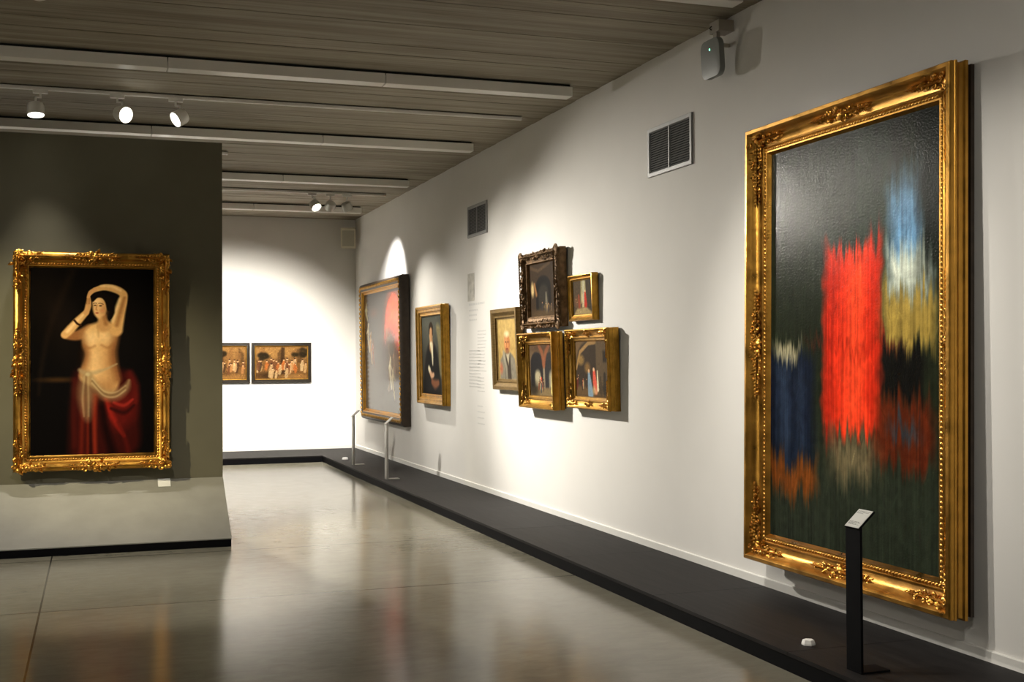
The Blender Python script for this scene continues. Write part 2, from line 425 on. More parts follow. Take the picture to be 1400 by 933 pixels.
spotlight(1.4, 1.2, (3.72, 3.4, 0.9), OUT, 110, 90, 1.0, W1)  # added fill for the wall right of the big gilt frame

# ------------------------------------------------------------------ painting engine (pictures are the subject of the canvases)
class Paint:
    def __init__(s, W, Hh, res, base, seed=0):
        s.W, s.H = W, Hh
        s.nx = max(8, int(W * res)) + 1; s.ny = max(8, int(Hh * res)) + 1
        xs = np.linspace(0, W, s.nx); ys = np.linspace(0, Hh, s.ny)
        s.X, s.Y = np.meshgrid(xs, ys)
        s.img = np.ones((s.ny, s.nx, 3)) * np.array(base) / 255.0
        s.rng = np.random.default_rng(seed)
    def blend(s, m, col, op=1.0):
        m = np.clip(m * op, 0, 1)[..., None]
        s.img = s.img * (1 - m) + m * (np.array(col) / 255.0)
    def ell(s, cx, cy, rx, ry, col, soft=0.3, op=1.0, ang=0.0):
        dx, dy = s.X - cx, s.Y - cy; c, n = math.cos(ang), math.sin(ang)
        d = np.sqrt(((dx * c + dy * n) / rx) ** 2 + ((-dx * n + dy * c) / ry) ** 2)
        s.blend(np.clip((1 + soft / 2 - d) / max(soft, 1e-3), 0, 1), col, op)
    def poly(s, pts, col, soft=0.01, op=1.0):
        inside = np.zeros(s.X.shape, bool); dist = np.full(s.X.shape, 1e9); n = len(pts)
        for i in range(n):
            (x0, y0), (x1, y1) = pts[i], pts[(i + 1) % n]
            dx, dy = x1 - x0, y1 - y0; l2 = dx * dx + dy * dy + 1e-12
            t = np.clip(((s.X - x0) * dx + (s.Y - y0) * dy) / l2, 0, 1)
            dist = np.minimum(dist, np.hypot(s.X - x0 - t * dx, s.Y - y0 - t * dy))
            if y0 != y1:
                c = ((y0 > s.Y) != (y1 > s.Y)) & (s.X < (x1 - x0) * (s.Y - y0) / (y1 - y0) + x0); inside ^= c
        sd = np.where(inside, dist, -dist)
        s.blend(np.clip(sd / soft + 0.5, 0, 1), col, op)
    def stroke(s, pts, w, col, soft=0.4, op=1.0):
        best = np.full(s.X.shape, 1e9); n = len(pts)
        ws = w if hasattr(w, '__len__') else [w] * n
        for i in range(n - 1):
            (x0, y0), (x1, y1) = pts[i], pts[i + 1]
            dx, dy = x1 - x0, y1 - y0; l2 = dx * dx + dy * dy + 1e-12
            t = np.clip(((s.X - x0) * dx + (s.Y - y0) * dy) / l2, 0, 1)
            d = np.hypot(s.X - x0 - t * dx, s.Y - y0 - t * dy) / (ws[i] + (ws[i + 1] - ws[i]) * t)
            best = np.minimum(best, d)
        s.blend(np.clip((1 + soft / 2 - best) / soft, 0, 1), col, op)
    def curve(s, pts, w, col, soft=0.4, op=1.0, n=6):
        """stroke along a Catmull-Rom spline"""
        ws = list(w) if hasattr(w, '__len__') else [w] * len(pts)
        Q = [pts[0]] + list(pts) + [pts[-1]]; out = []; wo = []
        for i in range(len(pts) - 1):
            p0, p1, p2, p3 = [np.array(q) for q in Q[i:i + 4]]
            for j in range(n):
                t = j / n
                out.append(tuple(0.5 * (2 * p1 + (p2 - p0) * t + (2 * p0 - 5 * p1 + 4 * p2 - p3) * t * t + (3 * p1 - p0 - 3 * p2 + p3) * t ** 3))); wo.append(ws[i] + (ws[i + 1] - ws[i]) * t)
        out.append(tuple(pts[-1])); wo.append(ws[-1])
        s.stroke(out, wo, col, soft, op)
    def shape(s, pts, col, soft=0.01, op=1.0, n=5):
        """closed smooth outline"""
        m = len(pts); out = []
        for i in range(m):
            p0, p1, p2, p3 = [np.array(pts[(i + q) % m]) for q in (-1, 0, 1, 2)]
            for j in range(n):
                t = j / n
                out.append(tuple(0.5 * (2 * p1 + (p2 - p0) * t + (2 * p0 - 5 * p1 + 4 * p2 - p3) * t * t + (3 * p1 - p0 - 3 * p2 + p3) * t ** 3)))
        s.poly(out, col, soft, op)
    def dabs(s, n, L, w, ang, jit=0.12, op=0.8, box=(0, 1, 0, 1)):
        """visible brush marks that pick up the colour underneath and vary it"""
        src = s.img.copy(); r = s.rng
        for i in range(n):
            cx, cy = r.uniform(box[0], box[1]) * s.W, r.uniform(box[2], box[3]) * s.H
            a = ang(cx / s.W, cy / s.H) + r.normal(0, 0.25); l = L * r.uniform(0.5, 1.3); ww = w * r.uniform(0.6, 1.3)
            ix, iy = int(cx / s.W * (s.nx - 1)), int(cy / s.H * (s.ny - 1))
            R = int((l + ww) / s.W * (s.nx - 1)) + 2
            x0, x1, y0, y1 = max(0, ix - R), min(s.nx, ix + R + 1), max(0, iy - R), min(s.ny, iy + R + 1)
            dx, dy = s.X[y0:y1, x0:x1] - cx, s.Y[y0:y1, x0:x1] - cy
            u, v = dx * math.cos(a) + dy * math.sin(a), -dx * math.sin(a) + dy * math.cos(a)
            m = np.clip(1.4 - np.maximum(np.abs(u) / l, np.abs(v) / ww) * 1.4, 0, 1) * (0.75 + 0.25 * np.sin(v / ww * 9 + i))
            c = src[iy, ix] * (1 + r.normal(0, jit)) + r.normal(0, 0.008, 3)
            m = (m * op)[..., None]; s.img[y0:y1, x0:x1] = s.img[y0:y1, x0:x1] * (1 - m) + m * np.clip(c, 0, 1)
    def noise(s, sx, sy, octv=3):
        out = np.zeros(s.X.shape); amp = 1.0
        for o in range(octv):
            gx, gy = int(s.W * sx) + 3, int(s.H * sy) + 3
            g = s.rng.random((gy, gx)) - 0.5
            fx = s.X / s.W * (gx - 2); fy = s.Y / s.H * (gy - 2)
            ix, iy = fx.astype(int), fy.astype(int); ux, uy = fx - ix, fy - iy
            ux = ux * ux * (3 - 2 * ux); uy = uy * uy * (3 - 2 * uy)
            out += amp * (g[iy, ix] * (1 - ux) * (1 - uy) + g[iy, ix + 1] * ux * (1 - uy) + g[iy + 1, ix] * (1 - ux) * uy + g[iy + 1, ix + 1] * ux * uy)
            sx *= 2; sy *= 2; amp *= 0.5
        return out
    def texture(s, amt=0.25, sx=12, sy=12):
        s.img *= (1 + amt * s.noise(sx, sy))[..., None]
    def build(s, name, m, parent, yoff, z0):
        me = bpy.data.meshes.new(name)
        nx, ny = s.nx, s.ny
        co = np.stack([s.X.ravel() - s.W / 2, np.full(s.X.size, yoff), s.Y.ravel() + z0], 1).astype(np.float32)
        idx = np.arange(nx * ny).reshape(ny, nx)
        q = np.stack([idx[:-1, :-1], idx[:-1, 1:], idx[1:, 1:], idx[1:, :-1]], -1).reshape(-1, 4)
        me.vertices.add(nx * ny); me.vertices.foreach_set('co', co.ravel())
        me.loops.add(q.size); me.loops.foreach_set('vertex_index', q.ravel().astype(np.int32))
        me.polygons.add(len(q)); me.polygons.foreach_set('loop_start', np.arange(0, q.size, 4, dtype=np.int32))
        me.update(calc_edges=True)
        a = me.color_attributes.new('paint', 'FLOAT_COLOR', 'POINT')
        c = np.ones((nx * ny, 4), np.float32); c[:, :3] = srgb(np.clip(s.img, 0, 1)).reshape(-1, 3)
        a.data.foreach_set('color', c.ravel())
        me.materials.append(m)
        o = bpy.data.objects.new(name, me); COL.objects.link(o); o.parent = parent
        # stretched canvas edge behind the painted face, giving it thickness
        return o

# ------------------------------------------------------------------ frames
def sweep(mb, W, Hh, prof):
    """prof: list of (inset from the outer edge, height off the wall); mitred moulding ring, local y points into the wall"""
    base = len(mb.v); n = len(prof)
    for (d, h) in prof:
        a, b0, b1 = W / 2 - d, d, Hh - d
        mb.v += [(-a, -h, b0), (a, -h, b0), (a, -h, b1), (-a, -h, b1)]
    for i in range(n - 1):
        for j in range(4):
            p, q = base + i * 4 + j, base + i * 4 + (j + 1) % 4
            mb.f.append((p, q, q + 4, p + 4))

def scroll(mb, c, r, sgn, ax, rad, y, turns=1.15):
    """a C-scroll lying in the x-z plane of the frame face"""
    pts = []; rr = []
    for i in range(15):
        t = i / 14
        a = ax + sgn * t * turns * 2 * PI; q = r * (1 - 0.72 * t)
        pts.append((c[0] + q * math.cos(a), y - 0.25 * rad * math.sin(t * 3), c[1] + q * math.sin(a))); rr.append(rad * (0.55 + 0.75 * math.sin(PI * min(1, t * 1.1 + 0.08))))
    mb.tube(pts, rr, 6)

def leaf(mb, c, ang, L, w, y, lift):
    """a cupped leaf: bent tube flattened by its section, with a raised rib"""
    n = 7; d = Vector((math.cos(ang), 0, math.sin(ang))); s_ = Vector((-math.sin(ang), 0, math.cos(ang)))
    vs = []; fs = []
    for i in range(n):
        t = i / (n - 1); ww = w * math.sin(PI * (0.12 + 0.86 * t)) ** 0.8
        p = Vector((c[0], y - lift * math.sin(PI * t * 0.85), c[1])) + d * (L * t)
        vs += [p - s_ * ww + Vector((0, lift * 0.5, 0)), p + Vector((0, -lift * 0.45, 0)), p + s_ * ww + Vector((0, lift * 0.5, 0))]
    for i in range(n - 1):
        for j in range(2):
            a = i * 3 + j; fs.append((a, a + 1, a + 4, a + 3))
    mb.add(vs, fs)

SURF = None
def surface_of(W, Hh, prof):
    ds = np.maximum.accumulate(np.array([p[0] for p in prof]) + np.arange(len(prof)) * 1e-6); hs = [p[1] for p in prof]
    def f(x, z):
        d = min(W / 2 - abs(x), z, Hh - z)
        return -float(np.interp(max(d, 0.012), ds, hs))
    return f

def ornament_run(rng, axis, origin, sgn, L, hw, y, mb, scale, taper=True, dens=1.0):
    """carved foliage running a length L from origin along x or z; hw = half width at the root"""
    n = int(L / (scale * 0.62) * dens)
    for i in range(n):
        t = (i + 0.3) / n
        w = hw * (1 - 0.72 * t if taper else 0.45 + 0.55 * math.sin(PI * t))
        for sd in (-1, 1):
            u = sgn * L * t; v = sd * w * rng.uniform(0.25, 0.8)
            p = (origin[0] + (u if axis == 'x' else v), origin[1] + (v if axis == 'x' else u))
            base = (0 if sgn > 0 else PI) if axis == 'x' else (PI / 2 if sgn > 0 else -PI / 2)
            sc_ = scale * (1 - 0.4 * t) * rng.uniform(0.8, 1.2)
            if SURF: y = SURF(p[0], p[1]) - 0.18 * sc_
            k = rng.random()
            if k < 0.45: scroll(mb, p, sc_ * 0.48, sd * (1 if rng.random() < 0.7 else -1), base + sd * 1.2, sc_ * 0.15, y - sc_ * 0.12)
            elif k < 0.85: leaf(mb, p, base + sd * rng.uniform(0.2, 1.3), sc_ * 1.05, sc_ * 0.28, y - sc_ * 0.05, sc_ * 0.32)
            else: mb.blob((p[0], y - sc_ * 0.15, p[1]), (sc_ * 0.3, sc_ * 0.26, sc_ * 0.3))
        if SURF: y = SURF(origin[0] + (sgn * L * t if axis == 'x' else 0), origin[1] + (0 if axis == 'x' else sgn * L * t)) - 0.1 * scale
        leaf(mb, (origin[0] + (sgn * L * t if axis == 'x' else 0), origin[1] + (0 if axis == 'x' else sgn * L * t)),
             ((0 if sgn > 0 else PI) if axis == 'x' else (PI / 2 if sgn > 0 else -PI / 2)), scale * 1.1, scale * 0.24 * (1 - 0.4 * t), y - scale * 0.18, scale * 0.3)

def rope(mb, W, Hh, d, h, step, r, twist=True):
    """row of slanted beads on a rectangle inset d from the outer edge"""
    for (x0, z0, x1, z1) in ((-W / 2 + d, d, W / 2 - d, d), (W / 2 - d, d, W / 2 - d, Hh - d), (W / 2 - d, Hh - d, -W / 2 + d, Hh - d), (-W / 2 + d, Hh - d, -W / 2 + d, d)):
        L = math.hypot(x1 - x0, z1 - z0); n = max(2, int(L / step)); a = math.atan2(z1 - z0, x1 - x0)
        rot = Matrix.Rotation(-(a + (0.6 if twist else 0)), 3, 'Y')
        for i in range(n):
            t = (i + 0.5) / n
            mb.blob((x0 + (x1 - x0) * t, -h, z0 + (z1 - z0) * t), (step * 0.58, r, r * (0.9 if twist else 1.0)), rot, 6, 4)

def narrow(prof, f): return [(d * f, h) for (d, h) in prof]

RW, RF = -PI / 2, 0.0     # rotation of things on the right wall / on walls facing the camera
def picture(label, wall, centre, z0, W, Hh, prof, lean=0.0, stand=0.0, fm='gold', paint=None, cm='canvas', canvas_h=0.03, group=None, smooth=35, face=None):
    """root Empty at the middle of the lower edge on the wall"""
    rot = RW if wall == 'right' else RF
    if wall == 'right': loc = (XW - stand, centre, z0)
    else: loc = (centre, (NY if wall == 'panel' else YF) - stand, z0)
    t = thing('framed_painting', label, 'painting', loc, (lean, 0, rot), group)
    global SURF
    SURF = surface_of(W, Hh, prof)
    k = MB(); sweep(k, W, Hh, prof)
    fr = k.build('frame', M[fm], t, smooth=smooth)
    d = prof[-1][0]
    p = paint(W - 2 * d + 0.004, Hh - 2 * d + 0.004)
    c = p.build('canvas', M[cm], t, -canvas_h, d - 0.002)
    k = MB(); k.box(-W / 2 + 0.012, W / 2 - 0.012, -min(0.02, canvas_h * 0.5), -0.001, 0.012, Hh - 0.012); k.build('backing', M['darkwood'], t)
    return t, fr

# ------------------------------------------------------------------ pictures
def paint_abstract(W, Hh):
    """plain colour-field picture of vertically dragged paint: dark green ground, a ragged red field, blue, cream and ochre at right, deep blue and rust below"""
    P = Paint(W, Hh, 200, (28, 33, 22), 3)
    u, v = P.X / W, P.Y / Hh
    nf, nm = P.noise(70, 1.2, 3), P.noise(16, 1.5, 2)
    vv = v + 0.055 * nf + 0.05 * nm                       # ragged ends of the drags
    uu = u + 0.035 * P.noise(5, 3, 2) + 0.02 * P.noise(14, 14, 2)
    def band(x0, x1, y0, y1, col, sx=0.03, sy=0.03, op=1.0):
        f = lambda t, a, w: np.clip((t - a) / w + 0.5, 0, 1)
        P.blend(f(uu, x0, sx) * (1 - f(uu, x1, sx)) * f(vv, y0, sy) * (1 - f(vv, y1, sy)), col, op)
    band(-1, 2, -1, 0.26, (38, 44, 34), sy=0.2)
    band(0.1, 0.55, 0.62, 0.97, (42, 47, 39), 0.3, 0.2, 0.8)
    band(0.52, 0.73, 0.58, 2, (34, 43, 32), 0.06, 0.10, 0.9)
    band(0.73, 0.95, 0.60, 0.86, (88, 126, 158), 0.06, 0.10)
    band(0.72, 0.96, 0.615, 0.71, (192, 194, 172), 0.06, 0.05, 0.85)
    band(0.70, 0.98, 0.50, 0.615, (146, 122, 56), 0.05, 0.04, 0.95)
    band(0.88, 2, 0.66, 2, (20, 25, 20), 0.06, 0.12)
    band(-1, 0.30, 0.19, 0.46, (18, 25, 39), 0.06, 0.04)
    band(0.06, 0.13, 0.2, 0.44, (44, 58, 80), 0.05, 0.06, 0.7); band(0.19, 0.23, 0.2, 0.42, (44, 58, 80), 0.04, 0.06, 0.6)
    band(-1, 0.31, 0.12, 0.195, (112, 58, 20), 0.06, 0.04, 0.95)
    band(0.03, 0.20, 0.455, 0.49, (190, 178, 142), 0.06, 0.02, 0.7)
    band(0.66, 0.92, 0.38, 0.49, (13, 13, 12), 0.05, 0.03, 0.95)
    band(0.64, 0.95, 0.22, 0.38, (84, 30, 14), 0.06, 0.04, 0.9); band(0.74, 0.88, 0.29, 0.33, (42, 54, 62), 0.06, 0.03, 0.8)
    # the red field, dragged unevenly
    band(0.37, 0.68, 0.29, 0.74, (206, 48, 24), 0.05, 0.03)
    band(0.37, 0.44, 0.25, 0.70, (170, 34, 18), 0.04, 0.05, 0.7); band(0.50, 0.60, 0.30, 0.72, (232, 70, 36), 0.06, 0.06, 0.8); band(0.62, 0.68, 0.34, 0.76, (176, 36, 18), 0.04, 0.05, 0.8)
    band(0.30, 0.75, 0.485, 0.505, (140, 26, 14), 0.2, 0.02, 0.5)
    band(0.40, 0.66, 0.18, 0.28, (120, 104, 74), 0.10, 0.06, 0.7)
    # fine dragged streaks over everything
    P.img *= (1 + 0.30 * P.noise(90, 1.5, 2) + 0.18 * P.noise(30, 30, 2))[..., None]
    P.dabs(1500, 0.05, 0.006, lambda a_, b_: 1.57, 0.18, 0.55)
    return P

def paint_woman(W, Hh):
    P = Paint(W, Hh, 300, (8, 6, 6), 5)
    S = lambda x, y: ((x - 41) / 168.5 * W, (621.5 - y) / 253 * Hh)
    k = W / 168.5
    P.ell(*S(75, 430), 26 * k, 60 * k, (20, 13, 9), 1.4, 0.8, 0.35)
    P.curve([S(98, 372), S(70, 440), S(56, 500), S(52, 540)], [5 * k, 4 * k, 3 * k, 2 * k], (30, 20, 13), 1.6, 0.5)
    P.ell(*S(78, 520), 24 * k, 3.5 * k, (74, 48, 22), 1.4, 0.7)
    P.ell(*S(175, 440), 24 * k, 50 * k, (17, 13, 11), 1.5, 0.6)
    # red drapery
    P.shape([S(106, 506), S(168, 508), S(186, 534), S(190, 580), S(186, 618), S(150, 630), S(98, 628), S(93, 590), S(97, 540)], (52, 12, 9), 12 * k)
    P.shape([S(150, 543), S(182, 540), S(182, 572), S(160, 590), S(145, 575)], (90, 19, 15), 16 * k, 0.85)
    for pts, w, c, o in (([S(143, 548), S(152, 572), S(168, 598)], [4, 4, 2], (150, 32, 22), .8), ([S(128, 542), S(127, 580), S(128, 621)], [3.5, 3, 3], (140, 42, 24), .8), ([S(137, 552), S(142, 585), S(152, 621)], [4, 5, 6], (18, 4, 4), .85),
                         ([S(113, 545), S(110, 585), S(109, 621)], [4, 3, 3], (104, 28, 17), .7), ([S(119, 570), S(118, 621)], [2.5, 2.5], (112, 32, 18), .7), ([S(121, 560), S(122, 621)], [1.5, 2], (30, 8, 6), .7),
                         ([S(176, 512), S(183, 530), S(184, 552)], [5, 6, 3], (96, 22, 17), .7), ([S(150, 560), S(168, 566), S(182, 556)], [2, 3, 1.5], (36, 8, 7), .8), ([S(154, 552), S(168, 556), S(180, 548)], [2, 2.4, 1.5], (168, 44, 34), .7),
                         ([S(160, 580), S(170, 604), S(174, 621)], [3, 3, 3], (84, 18, 13), .7), ([S(100, 520), S(98, 560), S(100, 610)], [3, 3, 3], (70, 18, 12), .6)):
        P.curve(pts, [q * k for q in w], c, 1.5, o)
    # hair falling behind the shoulder
    P.curve([S(124, 425), S(117, 452), S(110, 478), S(106, 500)], [7 * k, 6 * k, 5 * k, 3 * k], (14, 8, 5), 0.9)
    skin = (212, 162, 102); lo = (142, 92, 52); hi = (244, 206, 150)
    # far arm, bent, hand towards the head
    P.curve([S(121, 452), S(104, 460), S(88, 459.5)], [8 * k, 7 * k, 5.6 * k], lo, 0.5)
    P.curve([S(87, 459), S(95, 451), S(106, 439), S(116, 428.5)], [5.4 * k, 6.2 * k, 5.4 * k, 3.8 * k], skin, 0.45)
    P.curve([S(90, 455), S(103, 441), S(113, 431)], [2 * k, 2.4 * k, 1.4 * k], hi, 1.5, 0.7)
    P.curve([S(116, 429), S(119, 419), S(119.5, 408)], [3.8 * k, 4.2 * k, 2.2 * k], (206, 154, 98), 0.5)
    for q in range(3): P.curve([S(116.5 + q * 2, 417), S(117.5 + q * 1.6, 409)], 0.5 * k, lo, 1.0, 0.7)
    P.curve([S(100, 439.5), S(104, 444), S(108.5, 446)], [1.5 * k] * 3, (50, 26, 12), 0.6)
    # torso
    P.shape([S(119, 448), S(128, 443), S(139, 441), S(152, 443), S(161, 450), S(157, 468), S(153.5, 486), S(157, 506), S(161, 526), S(150, 540), S(124, 530), S(107, 518), S(112, 500), S(116, 486), S(111.5, 471), S(113, 457)], skin, 5 * k)
    P.curve([S(113, 460), S(114, 474), S(117.5, 487), S(110, 512)], [3.5 * k] * 4, lo, 1.8, 0.75)
    P.curve([S(158, 456), S(155, 470), S(153, 487), S(159, 520)], [4.5 * k] * 4, lo, 1.8, 0.85)
    P.ell(*S(132, 459), 16 * k, 11 * k, hi, 1.6, 0.55)
    P.ell(*S(129, 490), 9 * k, 16 * k, hi, 1.7, 0.45)
    P.ell(*S(128, 512), 14 * k, 12 * k, hi, 1.7, 0.35)
    P.ell(*S(143, 497), 9 * k, 22 * k, lo, 1.9, 0.25)
    P.curve([S(113, 473), S(120, 477), S(128, 474)], [1.6 * k] * 3, lo, 1.8, 0.5)
    P.curve([S(137, 473), S(146, 476.5), S(154, 471)], [1.6 * k] * 3, lo, 1.8, 0.5)
    P.curve([S(132, 446), S(133, 462)], [1.4 * k] * 2, lo, 1.8, 0.25)
    P.ell(*S(122, 465), 6.5 * k, 8 * k, (250, 214, 160), 1.8, 0.5); P.ell(*S(144, 464), 7 * k, 8 * k, (246, 206, 150), 1.8, 0.45)
    P.ell(*S(152, 492), 6 * k, 30 * k, (120, 74, 40), 1.9, 0.4); P.ell(*S(116, 490), 5 * k, 18 * k, (130, 82, 46), 1.9, 0.35)
    P.ell(*S(133, 535), 22 * k, 12 * k, (120, 74, 42), 1.9, 0.5)
    # near arm raised over the head
    P.curve([S(157, 452), S(162, 430), S(167.5, 408), S(165, 401), S(155, 396), S(141, 394), S(128, 397.5)], [9.5 * k, 7.6 * k, 5.8 * k, 5.4 * k, 5.4 * k, 4.5 * k, 3.2 * k], skin, 0.4)
    P.curve([S(158, 446), S(164, 424), S(169, 408)], [2.6 * k, 3 * k, 2 * k], lo, 1.6, 0.7)
    P.curve([S(152, 440), S(158, 422), S(162, 410)], [2.4 * k, 2.6 * k, 2 * k], hi, 1.6, 0.7)
    P.curve([S(163, 398), S(150, 392.5), S(136, 392.5)], [1.8 * k, 2 * k, 1.4 * k], hi, 1.5, 0.7)
    P.curve([S(128, 397.5), S(122, 401.5), S(118.5, 408)], [3.2 * k, 3.2 * k, 1.6 * k], (208, 154, 100), 0.5)
    # neck, head, hair, face
    P.ell(*S(138.5, 415), 14 * k, 15 * k, (16, 10, 7), 0.3)
    P.curve([S(149, 418), S(151, 428), S(149, 436)], [4.5 * k, 4 * k, 2 * k], (16, 10, 7), 0.7)
    P.curve([S(136.5, 430), S(138, 438), S(140, 447)], [5.5 * k, 6 * k, 9 * k], (196, 146, 92), 0.6)
    P.curve([S(141, 434), S(143, 444)], [3 * k, 2.5 * k], lo, 1.6, 0.7)
    P.shape([S(126, 411), S(133, 407.5), S(141, 411), S(144, 420), S(142.5, 429), S(136.5, 435.5), S(131.5, 436), S(127, 431), S(124.8, 422)], (222, 174, 118), 3 * k)
    P.ell(*S(141, 424), 4.5 * k, 10 * k, (172, 116, 70), 1.6, 0.6)
    P.ell(*S(130, 414), 4.5 * k, 3.5 * k, (246, 210, 158), 1.6, 0.7)
    P.curve([S(125, 412), S(131, 406), S(139, 406), S(145, 413), S(147, 424)], [2 * k, 2.6 * k, 3.2 * k, 3.4 * k, 2.6 * k], (16, 10, 7), 0.6)
    P.ell(*S(128.2, 418.8), 1.7 * k, 0.8 * k, (40, 22, 14), 0.9); P.ell(*S(135.6, 419.4), 2.0 * k, 0.9 * k, (40, 22, 14), 0.9)
    P.curve([S(126, 416.4), S(128, 415.6), S(130.4, 416)], 0.55 * k, (70, 40, 24), 1.2, 0.8); P.curve([S(133, 416.2), S(136, 415.8), S(139.4, 417.4)], 0.55 * k, (70, 40, 24), 1.2, 0.8)
    P.curve([S(131, 418), S(129.6, 424), S(131, 425.2)], [0.6 * k, 0.8 * k, 0.7 * k], (176, 116, 72), 1.4, 0.8)
    P.ell(*S(130.8, 429.2), 2.3 * k, 0.9 * k, (164, 66, 48), 0.9)
    P.ell(*S(137.4, 426), 2.8 * k, 2.2 * k, (212, 128, 88), 1.8, 0.5)
    # thin white sash
    P.curve([S(107, 507), S(118, 512), S(140, 507), S(158, 499)], [2.6 * k, 3.4 * k, 1.8 * k, 1.2 * k], (170, 148, 108), 1.4, 0.7)
    P.shape([S(110, 511), S(121, 513), S(126, 540), S(121, 574), S(113, 572), S(105, 545)], (150, 122, 84), 10 * k, 0.65)
    P.curve([S(121, 514), S(130, 530), S(143, 541), S(158, 541), S(170, 533), S(175, 522)], [3 * k, 5 * k, 6.5 * k, 6.5 * k, 5 * k, 2 * k], (160, 132, 90), 1.6, 0.75)
    for d_ in (-3, 0, 3): P.curve([S(124, 522 + d_), S(140, 539 + d_), S(156, 541 + d_), S(170, 532 + d_)], 1.1 * k, (206, 182, 136) if d_ else (96, 70, 44), 1.8, 0.45)
    for d_ in (-4, 0, 4): P.curve([S(116 + d_ * 0.6, 516), S(115 + d_, 545), S(116 + d_ * 0.8, 570)], 1.2 * k, (190, 164, 120) if d_ else (90, 60, 38), 1.8, 0.4)
    P.ell(*S(118, 513), 3.2 * k, 2.6 * k, (196, 174, 130), 1.0, 0.8)
    P.texture(0.05, 60, 60)
    return P

def crowd(P, n, x0, x1, y, hgt, cols, rng):
    for i in range(n):
        x = rng.uniform(x0, x1); h = hgt * rng.uniform(0.7, 1.15); yy = y + rng.uniform(-0.2, 0.25) * hgt
        c = cols[rng.integers(len(cols))]
        P.stroke([(x - 0.1 * h, yy), (x - 0.03 * h, yy + 0.45 * h), (x, yy + 0.72 * h)], [0.14 * h, 0.17 * h, 0.12 * h], c, 0.6, 0.9)
        P.stroke([(x, yy + 0.65 * h), (x + 0.22 * h * rng.choice([-1, 1]), yy + 0.45 * h)], [0.06 * h, 0.04 * h], c, 0.6, 0.9)
        P.ell(x + 0.01 * h, yy + 0.88 * h, 0.085 * h, 0.11 * h, (190, 146, 104), 0.5)
        P.ell(x + 0.01 * h, yy + 0.95 * h, 0.08 * h, 0.06 * h, (48, 30, 20), 0.6)

def paint_glow(W, Hh):          # large dark picture with an orange-red glow at its upper right
    P = Paint(W, Hh, 130, (46, 40, 36), 11)
    S = lambda u, v: (u * W, v * Hh)
    P.ell(*S(0.5, 0.05), 0.8 * W, 0.42 * Hh, (96, 92, 86), 1.5, 0.8)
    P.shape([S(0.55, 0.58), S(0.58, 0.80), S(0.70, 0.93), S(0.88, 0.94), S(0.99, 0.80), S(0.99, 0.46), S(0.84, 0.56), S(0.70, 0.66)], (212, 58, 22), 0.16 * Hh)
    P.shape([S(0.64, 0.74), S(0.74, 0.89), S(0.90, 0.88), S(0.93, 0.68), S(0.78, 0.70)], (240, 92, 44), 0.16 * Hh, 0.8)
    P.curve([S(0.62, 0.66), S(0.70, 0.42), S(0.66, 0.2)], [0.03 * W, 0.05 * W, 0.03 * W], (140, 110, 78), 1.6, 0.5)
    P.ell(*S(0.27, 0.83), 0.10 * W, 0.03 * Hh, (150, 76, 46), 1.5, 0.6)
    for (x, y, l, c) in ((0.10, 0.70, 0.20, (214, 196, 150)), (0.17, 0.62, 0.22, (190, 150, 100)), (0.24, 0.55, 0.18, (150, 80, 50)), (0.70, 0.40, 0.20, (220, 210, 170)),
                         (0.77, 0.32, 0.20, (186, 170, 130)), (0.05, 0.88, 0.10, (200, 190, 150)), (0.80, 0.48, 0.16, (120, 90, 70)), (0.38, 0.42, 0.2, (90, 70, 56))):
        P.curve([S(x + 0.01, y + 0.04), S(x - 0.012, y - 0.3 * l), S(x + 0.03, y - l)], [0.010 * W, 0.024 * W, 0.012 * W], c, 1.4, 0.8)
        P.curve([S(x - 0.05, y - 0.2 * l), S(x, y - 0.1 * l), S(x + 0.05, y - 0.3 * l)], 0.009 * W, c, 1.4, 0.6)
    P.dabs(1500, 0.05, 0.016, lambda a_, b_: 1.3 + 0.6 * math.sin(a_ * 6 + b_ * 8), 0.18, 0.7)
    return P

